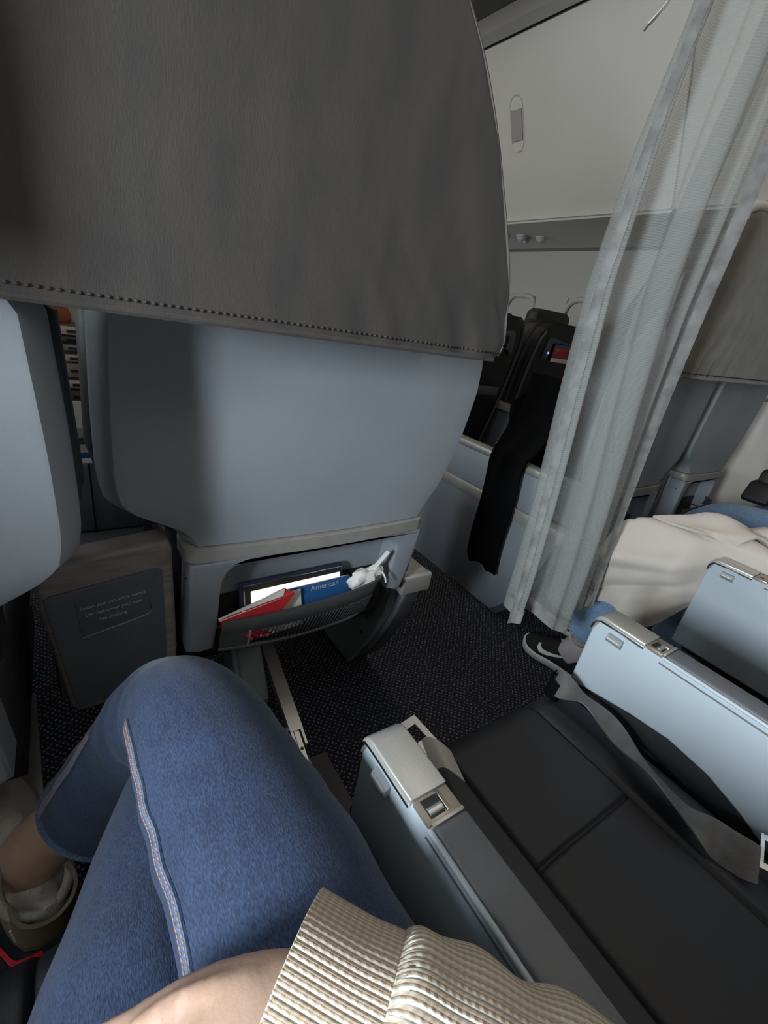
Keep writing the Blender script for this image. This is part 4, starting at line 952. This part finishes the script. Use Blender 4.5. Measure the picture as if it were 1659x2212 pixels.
uvtube('sleeve', slp, 276, 'knit', sw, fn=lambda t, a: 1+0.008*math.cos(66*a)+0.03*math.sin(t*38+1.3*math.sin(2*a+1))*math.exp(-(t/0.6)**2), th=0.004)
uvtube('sleeve', catmull([(-0.10, -0.15, 0.82, 0.040, 0.036), (-0.16, -0.17, 0.74, 0.052, 0.05), (-0.23, -0.245, 0.65, 0.06, 0.06), (-0.25, -0.30, 0.78, 0.066, 0.066), (-0.20, -0.35, 0.93, 0.07, 0.07)], 8), 80, 'knit', sw, th=0.004)
uvtube('sweater_body', catmull([(0, -0.25, 0.50, 0.20, 0.12), (0, -0.28, 0.58, 0.185, 0.115), (0, -0.33, 0.75, 0.17, 0.115), (0, -0.365, 0.90, 0.20, 0.11), (0, -0.375, 0.98, 0.15, 0.08), (0, -0.375, 1.01, 0.08, 0.07)], 8), 90, 'knit', sw, up=(0, 1, 0), th=0.004)
# slip-on shoes
sh, (h_, d_, s_, u_, ln_) = shoe('slip_on_shoe', (-0.098, 0.500, 0.095), (-0.195, 0.755, 0.160), 0.052, 0.105, 'shoe_knit', 'shoe_tan', person, sole_h=0.030, low=True)
def on_shoe(t, a, hgt, wid, k=1.02):
    WT = [(0.0, 0.35), (0.03, 0.58), (0.12, 0.74), (0.3, 0.76)]
    return None
heelpath = []
for j in range(9):
    a = -1.9+3.8*j/8
    heelpath.append(h_+d_*(0.030-0.038*math.cos(a))+s_*(0.037*math.sin(a)))
strip('heel_counter', [p+u_*0.066 for p in heelpath], [tuple(u_)]*9, 0.070, 0.005, 'shoe_tan', sh, sub=4)
tube('heel_mark', [h_+d_*0.012+s_*(-0.041)+u_*0.062, h_+d_*0.020+s_*(-0.0425)+u_*0.086], 0.0014, 'paper', sh, n=6, sub=2)
cp = []
for j in range(17):
    a = 2*math.pi*j/16; cp.append(h_+d_*(0.062+0.052*math.cos(a))+s_*(0.040*math.sin(a))+u_*(0.078+0.030*max(0, math.cos(a))+0.014*max(0, -math.cos(a))))
tube('shoe_collar', cp, 0.007, 'shoe_knit', sh, n=8, sub=3)
sh2, _ = shoe('slip_on_shoe', (0.118, 0.395, 0.0), (0.105, 0.635, 0.0), 0.045, 0.075, 'shoe_knit', 'shoe_tan', person)

# --- passenger across the aisle in jeans and black sneakers
def passenger(name, label, hip, legs, torso_m, denim_m, head, hair, shoes, wid=0.07, hem=0.075):
    hx, hy, hz = hip; parts = []
    for (kn, an, toe) in legs:
        q = 1 if kn[0] > hx else -1
        parts.append(limb([(hx+q*0.09, hy, hz, 0.08, 0.07), ((hx+q*0.09+kn[0])/2, (hy+kn[1])/2, (hz+kn[2])/2+0.01, 0.066, 0.06), (kn[0], kn[1], kn[2], 0.05, 0.05), ((kn[0]+an[0])/2, (kn[1]+an[1])/2+0.01, (kn[2]+an[2])/2, 0.042, 0.044), (an[0], an[1], an[2], 0.034, 0.034), (an[0], an[1]+0.01, 0.06, 0.034, 0.03), ((an[0]+toe[0])/2, (an[1]+toe[1])/2, 0.045, 0.034, 0.02)], 5))
    parts.append(limb([(hx, hy, hz-0.03, 0.17, 0.10), (hx, hy-0.05, hz+0.1, 0.14, 0.09), (hx, hy-0.11, hz+0.28, 0.14, 0.09), (hx, hy-0.15, hz+0.42, 0.17, 0.09), (hx, hy-0.16, hz+0.50, 0.10, 0.06), (hx, hy-0.16, hz+0.55, 0.05, 0.05)], 4, 24, (0, 1, 0)))
    for q in (-1, 1):
        parts.append(limb([(hx+q*0.17, hy-0.14, hz+0.44, 0.05, 0.05), (hx+q*0.19, hy-0.06, hz+0.26, 0.042, 0.042), (hx+q*0.17, hy+0.04, hz+0.18, 0.038, 0.036), (hx+q*0.10, hy+0.18, hz+0.16, 0.03, 0.026), (hx+q*0.05, hy+0.25, hz+0.15, 0.036, 0.018)], 4))
        for k in range(4): parts.append(limb([(hx+q*(0.075-0.018*k), hy+0.25, hz+0.15, 0.010, 0.010), (hx+q*(0.06-0.018*k), hy+0.30, hz+0.145, 0.009, 0.009), (hx+q*(0.05-0.018*k), hy+0.325, hz+0.13, 0.008, 0.008)], 3, 10))
        parts.append(limb([(hx+q*0.04, hy+0.23, hz+0.15, 0.012, 0.012), (hx+q*0.005, hy+0.25, hz+0.145, 0.010, 0.010)], 3, 10))
    parts += headparts(head)
    b = fuse(name, parts, 0.008, 'skin'); tag(b, label, 'person', 'passengers across the aisle')
    face_and_hair(b, head, hair)
    je = thing('jeans', (0, 0, 0), None, None); je.parent = b
    legrings = []
    for i, (kn, an, toe) in enumerate(legs):
        q = 1 if kn[0] > hx else -1
        p = [(hx+q*0.09, hy, hz, 0.105, 0.09), ((hx+q*0.09+kn[0])/2, (hy+kn[1])/2, (hz+kn[2])/2+0.012, wid*1.2, wid*1.15), (kn[0]+(hx+q*.09-kn[0])*.12, kn[1]-0.06, kn[2]+0.005, wid*1.06, wid*1.04), (kn[0], kn[1], kn[2]-0.012, wid, wid), (kn[0]*.85+an[0]*.15, kn[1]*.85+an[1]*.15+0.025, kn[2]*.82+an[2]*.18, wid*0.95, wid*0.97), ((kn[0]+an[0])/2, (kn[1]+an[1])/2+0.014, (kn[2]+an[2])/2, wid*0.92, wid*0.96), (an[0], an[1], an[2]+0.055, hem*0.97, hem)]
        lo, rr, pp = cloth_leg('trouser_leg', p, 3.1+i, je, denim_m, [(0.45, 0.05, 0.03, 90, 0, 2.2), (0.62, 0.07, 0.025, 80, 0, 2.5), (0.88, 0.08, 0.014, 70, 0, 2.0)], n=48, sub=8)
        hr = rr[-1]; hc = sum((Vector(z) for z in hr), Vector())/len(hr)
        tube('leg_hem', [hc+(Vector(z)-hc)*1.012 for z in hr[::3]]+[hc+(Vector(hr[0])-hc)*1.012], 0.0035, 'denim_light', lo, n=6, sub=2)
        legrings.append((lo, rr))
    pv, pf = loftdata(sweeprings(catmull([(hx, hy-0.10, hz, 0.17, 0.085), (hx, hy, hz, 0.19, 0.10), (hx, hy+0.10, hz, 0.17, 0.085)], 5), 32))
    autosmooth(pyd('trouser_seat', pv, pf, denim_m, je), 75)
    loft('jumper', sweeprings(catmull([(hx, hy-0.01, hz+0.02, 0.19, 0.12), (hx, hy-0.05, hz+0.1, 0.17, 0.115), (hx, hy-0.11, hz+0.28, 0.17, 0.115), (hx, hy-0.15, hz+0.42, 0.20, 0.11), (hx, hy-0.16, hz+0.50, 0.14, 0.08), (hx, hy-0.16, hz+0.525, 0.075, 0.07)], 5), 32, (0, 1, 0)), torso_m, b)
    for q in (-1, 1):
        loft('jumper_sleeve', sweeprings(catmull([(hx+q*0.16, hy-0.14, hz+0.45, 0.066, 0.066), (hx+q*0.19, hy-0.06, hz+0.26, 0.056, 0.056), (hx+q*0.17, hy+0.04, hz+0.18, 0.052, 0.05), (hx+q*0.11, hy+0.16, hz+0.162, 0.042, 0.038)], 5), 20), torso_m, b)
    return b, legrings
pD, lrD = passenger('person', 'person across the aisle in light jeans with a black sneaker in the aisle', (1.49, -0.11, 0.52),
    [((1.350, 0.46, 0.48), (1.290, 0.575, 0.12), (1.27, 0.74, 0)), ((1.56, 0.36, 0.50), (1.56, 0.40, 0.12), (1.57, 0.56, 0))], 'shirt', 'denim_light', (1.49, -0.29, 1.20), 'hair', None, 0.066, 0.082)
snk, (h_, d_, s_, u_, ln_) = shoe('sneaker', (1.295, 0.500, 0.0), (1.266, 0.745, 0.0), 0.048, 0.085, 'sneaker', 'sole', pD, sole_h=0.032)
shoe('sneaker', (1.56, 0.34, 0.0), (1.57, 0.585, 0.0), 0.048, 0.085, 'sneaker', 'sole', pD, sole_h=0.032)
loft('sock', sweeprings([(1.298, 0.575, 0.21, 0.042, 0.044), (1.298, 0.573, 0.13, 0.041, 0.043), (1.293, 0.578, 0.085, 0.043, 0.050), (1.290, 0.590, 0.06, 0.040, 0.05)], 20), 'sock', pD)
# curved white tick on the side of the sneaker, and a small one on the tongue
def side_pt(t, z): # on the aisle-facing flank
    w = 0.048*interp([(0.0, 0.35), (0.03, 0.58), (0.12, 0.74), (0.3, 0.76), (0.5, 0.80), (0.70, 1.0), (0.82, 0.98), (0.92, 0.78), (1.0, 0.2)], t)
    hh = 0.085*interp([(0.0, 0.70), (0.15, 1.0), (0.30, 0.86), (0.5, 0.86), (0.62, 0.66), (0.78, 0.46), (0.9, 0.36), (1.0, 0.1)], t)
    q = min(0.999, (z/hh))**1.25; x = math.sqrt(max(0, 1-q*q))**0.75*(1-0.30*q)
    return h_+d_*(t*ln_)-s_*(w*x+0.0016)+u_*(z+0.0256)
sw_lo = [(0.30, 0.052), (0.40, 0.034), (0.50, 0.022), (0.60, 0.014), (0.68, 0.013), (0.735, 0.022), (0.745, 0.034)]
sw_hi = [(0.30, 0.053), (0.40, 0.040), (0.50, 0.031), (0.60, 0.026), (0.66, 0.026), (0.70, 0.031), (0.715, 0.037)]
v = [side_pt(*p) for p in sw_lo]+[side_pt(*p) for p in sw_hi]; n = len(sw_lo)
v += [p+s_*0.003 for p in v]
f = []
for i in range(n-1): f += [(i, i+1, n+i+1, n+i), (2*n+i, 3*n+i, 3*n+i+1, 2*n+i+1), (i, 2*n+i, 2*n+i+1, i+1), (n+i, n+i+1, 3*n+i+1, 3*n+i)]
f += [(0, n, 3*n, 2*n), (n-1, 3*n-1, 4*n-1, 2*n-1)]
pyd('side_tick', v, f, 'paper', snk, smooth=False)
tg = h_+d_*(0.50*ln_)+u_*0.0985
pyd('tongue_mark', [tg+s_*a+d_*b+u_*c for c in (0.0, 0.003) for a, b in ((-0.008, -0.006), (0.006, -0.008), (0.002, 0.008))], [(0, 1, 2), (3, 5, 4), (0, 3, 4, 1), (1, 4, 5, 2), (2, 5, 3, 0)], 'paper', snk, smooth=False)
pE, lrE = passenger('person', 'person near the far side wall in light jeans, thigh beyond the stone jacket', (2.02, -0.06, 0.52),
    [((1.72, 0.500, 0.535), (1.50, 0.62, 0.14), (1.49, 0.77, 0)), ((2.12, 0.46, 0.52), (2.12, 0.52, 0.12), (2.12, 0.68, 0))], 'coat', 'denim_light', (2.02, -0.24, 1.20), 'hair', None, 0.074, 0.07)
shoe('sneaker', (1.525, 0.535, 0.0), (1.49, 0.78, 0.0), 0.045, 0.08, 'sneaker', 'sole', pE)
shoe('sneaker', (2.12, 0.46, 0.0), (2.12, 0.71, 0.0), 0.045, 0.08, 'sneaker', 'sole', pE)
# ------------------------------------------------------------------ curtain in the aisle
cu = thing('aisle_curtain', (0.96, 0.53, 0.35), 'sheer grey curtain hanging in folds across the aisle', 'curtain')
CL = [(0.33, 0.812), (0.50, 0.806), (0.70, 0.785), (0.90, 0.762), (1.10, 0.750), (1.30, 0.770), (1.47, 0.800), (1.75, 0.815), (2.08, 0.82)]
CRT = [(0.33, 1.150), (0.55, 1.140), (0.88, 1.128), (1.10, 1.125), (1.38, 1.138), (1.75, 1.16), (2.08, 1.18)]
def cosint(tab, x):
    if x <= tab[0][0]: return tab[0][1]
    for (a, b), (c, d) in zip(tab, tab[1:]):
        if x <= c: t = (x-a)/(c-a); t = t*t*(3-2*t); return b+(d-b)*t
    return tab[-1][1]
def cur(u, v):
    zb = 0.372-0.04*u+0.018*math.sin(u*9)
    z = zb+(2.08-zb)*v
    x = interp(CL, z)+(interp(CRT, z)-interp(CL, z))*(u+0.022*math.sin(2*math.pi*4*u+0.6))
    w = u+0.02*math.sin(1.9*z+1)
    y = 0.530+cosint([(0, 0.0), (0.07, -0.012), (0.19, 0.062), (0.50, -0.045), (0.66, 0.050), (0.80, -0.012), (0.90, 0.022), (1.0, -0.010)], w)*(0.85+0.2*math.sin(2.6*z))
    y += 0.006*math.sin(2*math.pi*9.3*u+2*z)+0.005*math.sin(5*z+4*u)
    return Vector((x, y, z))
def plain_sheet(name, fn, nu, nv, material, parent):
    v = [fn(i/(nu-1), j/(nv-1)) for j in range(nv) for i in range(nu)]; f = []
    for j in range(nv-1):
        for i in range(nu-1): a = j*nu+i; f.append((a, a+1, a+1+nu, a+nu))
    me = bpy.data.meshes.new(name); me.from_pydata([tuple(p) for p in v], [], f); me.update()
    l = me.uv_layers.new(name='UVMap')
    for lp in me.loops: k = lp.vertex_index; l.data[lp.index].uv = ((k % nu)/(nu-1), (k//nu)/(nv-1))
    o = link(name, me, parent, material); rel(parent, o); return o
plain_sheet('curtain_cloth', cur, 160, 90, 'sheer', cu)
sheet('side_hem', lambda u, v: cur(0.026*u, v)+Vector((-0.001, -0.0018-0.0012*abs(math.sin(v*150)), 0)), 6, 160, 0.0012, 'hem', cu)
sheet('side_hem', lambda u, v: cur(0.965+0.035*u, v)+Vector((0.001, -0.0018-0.0012*abs(math.sin(v*150)), 0)), 6, 120, 0.0012, 'hem', cu)
sheet('bottom_hem', lambda u, v: cur(0.002+0.996*u, 0.022*v)+Vector((0, -0.0018, -0.002)), 120, 5, 0.0012, 'hem', cu)
rl_ = thing('curtain_rail', (0.96, 0.53, 2.09), 'pale rail carrying the aisle curtain under the ceiling', 'rail')
tube('rail_tube', [(0.35, 0.53, 2.095), (0.96, 0.53, 2.095), (1.60, 0.53, 2.095)], 0.012, 'white', rl_, n=12, sub=2)
for k in range(7): tube('curtain_hook', [(0.84+0.05*k, 0.53, 2.107), (0.84+0.05*k, 0.518, 2.09), (0.84+0.05*k, 0.53, 2.072)], 0.003, 'white', rl_, n=6, sub=3)
ts = thing('curtain_tie', ony(1390, 68, 0.50), 'pale curtain tie strap dangling left of the curtain top', 'strap')
strip('tie_strap', [Vector((0.80, 0.525, 2.085)), ony(1475, -160, 0.51), ony(1455, -40, 0.50), ony(1445, 0, 0.50), ony(1422, 30, 0.495), ony(1402, 52, 0.50)], [(1, 0.3, 0.3)]*6, 0.009, 0.0015, 'white', ts)
strip('tie_end', [ony(1404, 50, 0.50), ony(1390, 68, 0.50)], [(1, 0.3, 0.4)]*2, 0.004, 0.0015, 'strap', ts)

# ------------------------------------------------------------------ stone-coloured jacket over the lap across the aisle
jk = thing('draped_jacket', (1.35, 0.35, 0.45), 'crumpled stone-coloured jacket draped over the lap across the aisle', 'jacket')
def jac(u, v):
    yf = interp([(0, 0.535), (0.15, 0.575), (0.36, 0.560), (0.55, 0.415), (0.75, 0.28), (1.0, 0.13)], u)
    y = -0.02+(yf+0.02)*v
    if u < 0.36:
        t = u/0.36; x = 1.205-0.022*math.sin(math.pi*t)+0.03*t*t; z = 0.355+0.235*t
    else:
        t = (u-0.36)/0.64; x = 1.235+0.50*t; z = 0.590+0.035*math.sin(math.pi*min(1, t*1.6))-0.03*t
    k = max(0, min(1, (0.40-y)/0.07)); k = k*k*(3-2*k)
    x = x+(max(x, 1.284)-x)*k; z = z+(max(z, 0.455)-z)*k
    def crease(a, b, w): return math.exp(-((u-a-b*(y-0.35))/w)**2)
    z += 0.010*math.sin(9*u+10*y)*(1 if u > 0.36 else 0.2) + 0.016*crease(0.47, 0.35, 0.035) - 0.016*crease(0.55, 0.5, 0.025) + 0.014*crease(0.66, 0.9, 0.04) - 0.012*crease(0.76, 0.9, 0.03)
    fold = 0.020*crease(0.30, -0.5, 0.03)-0.022*crease(0.22, -0.9, 0.03)+0.020*crease(0.12, -1.2, 0.04)+0.010*math.sin(22*y+7*u)*(1-abs(u-0.2)*2 if u < 0.5 else 0.2)
    x -= fold*(1-k) if u < 0.40 else 0
    z -= 0.05*max(0, (v-0.93)/0.07)**2*(0.3 if u < 0.36 else 1)
    return Vector((x, y, z))
sheet('jacket_cloth', jac, 110, 110, -0.008, 'jacket', jk)
sheet('jacket_flap', lambda u, v: jac(0.38+0.50*u, 0.62+0.30*v-0.10*u)+Vector((0, 0, 0.014+0.010*math.sin(math.pi*u)*math.sin(math.pi*v)+0.004*math.sin(14*u+6*v))), 60, 40, -0.006, 'jacket', jk)

# black coat over the far armrest
ct = thing('black_coat', (1.28, 1.0, 0.2), 'black coat draped over the armrest across the aisle, hanging low', 'coat')
def coat(u, v):
    y = 0.945+0.15*u + 0.02*(1-v)*(u-0.5)
    path = [(1.262, 0.17), (1.258, 0.35), (1.260, 0.55), (1.27, 0.625), (1.34, 0.665), (1.42, 0.74), (1.47, 0.88)]
    t = v*(len(path)-1); i = min(int(t), len(path)-2); q = t-i
    x = path[i][0]*(1-q)+path[i+1][0]*q; z = path[i][1]*(1-q)+path[i+1][1]*q
    y += 0.05*max(0, v-0.55)*2-0.10*max(0, v-0.5)*(0.5-u)*2*0.6
    return Vector((x-0.010-0.010*math.sin(11*u+3*v), y+0.004*math.sin(20*v), z+0.006*math.sin(14*u)*(1-v)))
sheet('coat_cloth', coat, 40, 60, -0.014, 'coat', ct)
CQ = [ony(1070, 985, 1.15), ony(1265, 1020, 0.98), ony(1112, 868, 1.22), ony(1275, 795, 1.20)]
def heap(u, v):
    p = (CQ[0]*(1-u)+CQ[1]*u)*(1-v)+(CQ[2]*(1-u)+CQ[3]*u)*v
    return p+Vector((0, -0.03*math.sin(math.pi*u)*math.sin(math.pi*v)+0.010*math.sin(9*u+7*v), 0.012*math.sin(8*u)))
sheet('coat_body', heap, 30, 30, 0.03, 'coat', ct)
sheet('coat_lining', lambda u, v: heap(0.72+0.26*u, 0.62+0.36*v)+Vector((0, -0.012, 0.0)), 12, 12, 0.008, 'lining', ct)

# ------------------------------------------------------------------ things in the seat pocket in front
OX, OY = 0.36, 0.66
def card_box(name, x0, x1, y, z0, z1, tilt, lean, th, mtl, parent, bev=0.001):
    """thin upright board: tilt raises the right end, lean tips the top away"""
    bm = bmesh.new(); bxm(bm, (-(x1-x0)/2, -th/2, 0), ((x1-x0)/2, th/2, z1-z0), bev)
    bm.transform(Matrix.Translation(Vector(((x0+x1)/2, y, z0))) @ Matrix.Rotation(-tilt, 4, 'Y') @ Matrix.Rotation(-lean, 4, 'X'))
    return autosmooth(frombm(name, bm, mtl, parent))
tb = thing('tablet', (0.335, 0.715, 0.41), 'tablet with a glowing screen in a navy case, in the seat pocket', 'tablet')
TT = math.radians(1.5); TZ = -0.013
card_box('tablet_case', 0.232, 0.452, 0.716, 0.40, 0.514+TZ, TT, 0.10, 0.009, 'navy', tb, 0.004)
card_box('tablet_frame', 0.238, 0.449, 0.7095, 0.40, 0.509+TZ, TT, 0.10, 0.004, 'chrome', tb, 0.0015)
card_box('tablet_bezel', 0.241, 0.447, 0.7075, 0.40, 0.507+TZ, TT, 0.10, 0.003, 'black', tb, 0.001)
card_box('tablet_screen', 0.252, 0.443, 0.7055, 0.40, 0.497+TZ, TT, 0.10, 0.002, 'screen', tb, 0.0005)
mg = thing('magazine', (0.41, 0.69, 0.40), 'blue in-flight magazine sticking out of the seat pocket', 'magazine')
card_box('magazine_cover', 0.318, 0.462, 0.690, 0.395, 0.480, math.radians(2), 0.14, 0.003, 'blue', mg)
card_box('magazine_pages', 0.319, 0.461, 0.6935, 0.395, 0.479, math.radians(2), 0.14, 0.004, 'paper', mg)
text('magazine_title', 'American', 0.0165, Vector((0.400, 0.6975, 0.4660)), (1, 0, 0.035), (0, 0.14, 1), 'print', mg)
card_box('magazine_badge', 0.449, 0.453, 0.6950, 0.470, 0.474, 0, 0.14, 0.001, 'red', mg, 0)
lf = thing('folded_leaflet', (0.33, 0.68, 0.40), 'white folded leaflet between the red card and the blue magazine', 'leaflet')
card_box('leaflet_sheet', 0.262, 0.350, 0.684, 0.395, 0.476, math.radians(5), 0.12, 0.002, 'paper', lf, 0.0005)
rc = thing('red_booklet', (0.26, 0.67, 0.40), 'red and white booklet poking out at the left of the seat pocket', 'booklet')
def slab(name, quad, th, mtl, par):
    q = [Vector(p) for p in quad]; n_ = (q[1]-q[0]).cross(q[3]-q[0]).normalized()*th
    return pyd(name, q+[p+n_ for p in q], [(0, 1, 2, 3), (7, 6, 5, 4), (0, 4, 5, 1), (1, 5, 6, 2), (2, 6, 7, 3), (3, 7, 4, 0)], mtl, par, smooth=False)
slab('booklet_cover', [ony(490, 1366, 0.668), ony(598, 1330, 0.668), ony(637, 1281, 0.678), ony(474, 1343, 0.672)], 0.0018, 'red', rc)
slab('booklet_corner', [ony(474, 1341, 0.672), ony(637, 1281, 0.678), ony(614, 1270, 0.686), ony(600, 1276, 0.686)], 0.0015, 'red', rc)
slab('booklet_pages', [ony(490, 1366, 0.673), ony(598, 1330, 0.673), ony(614, 1271, 0.684), ony(471, 1337, 0.676)], 0.004, 'paper', rc)
tube('booklet_mark', [ony(517, 1329, 0.6735), ony(524, 1321, 0.6735), ony(531, 1321, 0.6735), ony(529, 1326, 0.6735)], 0.0011, 'paper', rc, n=5, sub=3)
ti = thing('crumpled_tissue', (0.51, 0.69, 0.46), 'crumpled white tissue stuffed into the right end of the seat pocket', 'tissue')
def tis(u, v):
    a = 2*math.pi*u; b = math.pi*(v-0.5)
    p = Vector((math.cos(a)*math.cos(b)*0.046, math.sin(a)*math.cos(b)*0.014, math.sin(b)*0.026))
    k = mnoise.noise(p*60+Vector((3, 1, 2)))*0.010+mnoise.noise(p*140)*0.005
    p += p.normalized()*k
    p.z += 0.26*(p.x)*0.5
    return Vector((0.492, 0.688, 0.478))+p
sheet('tissue_body', tis, 40, 24, 0.0008, 'tissue', ti)
sheet('tissue_point', lambda u, v: Vector((0.498+0.040*v+0.012*(u-0.5)*(1-v), 0.684+0.006*math.sin(4*u), 0.490+0.045*v+0.010*(u-0.5)*(1-v))), 8, 10, 0.0008, 'tissue', ti)
sheet('tissue_flap', lambda u, v: Vector((0.482+0.018*u+0.006*v, 0.672-0.006*v, 0.485-0.022*v+0.006*u)), 8, 8, 0.0008, 'tissue', ti)
tube('paper_twist', [ony(826, 1235, 0.675), ony(832, 1248, 0.668), ony(833, 1258, 0.666)], 0.002, 'paper', ti, n=6, sub=4)
rw = thing('red_wrapper', (0.245, 0.665, 0.415), 'shiny red wrapper seen through the net of the seat pocket', 'wrapper')
v = []; f = []
sheet('wrapper_foil', lambda u, v: Vector((0.226+0.052*u, 0.6625+0.004*math.sin(23*u+9*v), 0.412+(0.022-0.014*u)*v+0.002*math.sin(31*u))), 14, 8, 0.001, 'red_strap', rw)
for k, (dx, dz) in enumerate(((0.020, 0.003), (0.030, 0.002), (0.043, 0.004), (0.036, 0.010))):
    box('wrapper_print', (0.232+dx, 0.6585, 0.412+dz), (0.236+dx, 0.6605, 0.4155+dz), 'paper', rw, bev=0.0006)

# ------------------------------------------------------------------ things glimpsed between the two front seats
np_ = thing('newspaper', (0.0, 1.22, 0.50), 'white printed pages standing in the gap between the front seats', 'newspaper')
bk = card_box('page', -0.09, 0.055, 1.24, 0.502, 0.712, 0, 0.05, 0.004, 'paper', np_)
for z0, z1, x0, x1, mm_ in ((0.63, 0.650, -0.08, 0.05, 'arm'), (0.612, 0.628, -0.08, 0.05, 'shell_dark'), (0.60, 0.622, 0.000, 0.020, 'white'), (0.575, 0.592, -0.08, 0.05, 'blue'), (0.568, 0.572, -0.08, 0.05, 'navy')):
    card_box('printed_block', x0, x1, 1.2375+(z0-0.502)*0.05, z0, z1, 0, 0.05, 0.001, mm_, bk, 0)
fp = card_box('page', -0.07, 0.06, 1.19, 0.502, 0.585, math.radians(-6), 0.30, 0.006, 'jacket', np_)
tube('printed_line', [(-0.005, 1.196, 0.542), (0.02, 1.196, 0.545), (0.035, 1.196, 0.541)], 0.0015, 'stitch', fp, n=5, sub=3)
hb = thing('tan_bag', (-0.04, 3.46, 0.667), 'rounded tan brown bag on the galley drawers, glimpsed between the front seats', 'bag')
loft('bag_body', [[Vector((-0.045+math.cos(t)*0.11*k, 3.47+math.sin(t)*0.06*k, z)) for t in [2*math.pi*j/28 for j in range(28)]] for z, k in ((0.667, 0.9), (0.68, 1.0), (0.72, 0.98), (0.76, 0.84), (0.79, 0.60), (0.80, 0.25))], 'ginger', hb)
tube('bag_handle', [(-0.10, 3.47, 0.78), (-0.085, 3.47, 0.83), (-0.045, 3.47, 0.85), (-0.005, 3.47, 0.83), (0.01, 3.47, 0.78)], 0.006, 'ginger', hb, n=8)
gl = thing('galley_drawers', (0.1, 3.45, 0), 'stack of beige galley drawers glimpsed between the front seats', 'drawers')
box('drawer_carcass', (-0.45, 3.38, 0.0), (0.65, 3.58, 0.665), 'dark_trim', gl, bev=0.01)
for k, (z0, z1, mm_) in enumerate(((0.10, 0.20, 'dark_trim'), (0.22, 0.29, 'dark_trim'), (0.305, 0.35, 'bin'), (0.37, 0.45, 'bin_trim'), (0.46, 0.50, 'bin'), (0.52, 0.555, 'bin_trim'), (0.57, 0.60, 'dark_trim'), (0.61, 0.655, 'bin'))):
    dr = box('drawer', (-0.43, 3.355, z0), (0.63, 3.385, z1), mm_, gl, bev=0.006)
    box('drawer_handle', (0.03, 3.340, (z0+z1)/2-0.006), (0.12, 3.356, (z0+z1)/2+0.006), 'black', dr, bev=0.003)

# ------------------------------------------------------------------ floor bag with red strap, bag on the far lap
fb = thing('floor_bag', (-0.12, 0.50, 0.0), 'flat dark bag with a red strap on the carpet at the lower left', 'bag')
prism('bag_body', [(-0.36, 0.36), (-0.05, 0.36), (-0.078, 0.56), (-0.085, 0.60), (-0.36, 0.63)], 'z', 0.0, 0.045, 'bag', fb, bev=0.012, seg=3)
strip('bag_strap', [onz(-40, 2030, 0.052), onz(0, 2055, 0.054), onz(28, 2082, 0.050), onz(60, 2075, 0.056), onz(90, 2062, 0.052), onz(88, 2095, 0.046)], [(0.2, 1, 0.3)]*6, 0.008, 0.002, 'red_strap', fb)
lb = thing('lap_bag', (2.0, 0.48, 0.6), 'black bag with red and white tag at the right edge of the photo', 'bag')
prism('bag_body', [(1.885, 0.600), (1.875, 0.612), (1.90, 0.660), (1.915, 0.668), (2.20, 0.668), (2.20, 0.600)], 'y', 0.44, 0.52, 'black', lb, bev=0.010, seg=3)
prism('bag_pouch', [(1.93, 0.665), (1.935, 0.70), (1.95, 0.708), (1.985, 0.708), (1.985, 0.665)], 'y', 0.455, 0.51, 'black', lb, bev=0.006)
slab('tag_sheet', [(1.985, 0.448, 0.655), (2.09, 0.448, 0.655), (2.09, 0.452, 0.71), (1.985, 0.452, 0.71)], 0.002, 'paper', lb)
slab('tag_stripe', [(1.985, 0.446, 0.70), (2.09, 0.446, 0.70), (2.09, 0.450, 0.74), (1.985, 0.450, 0.74)], 0.002, 'red_strap', lb)
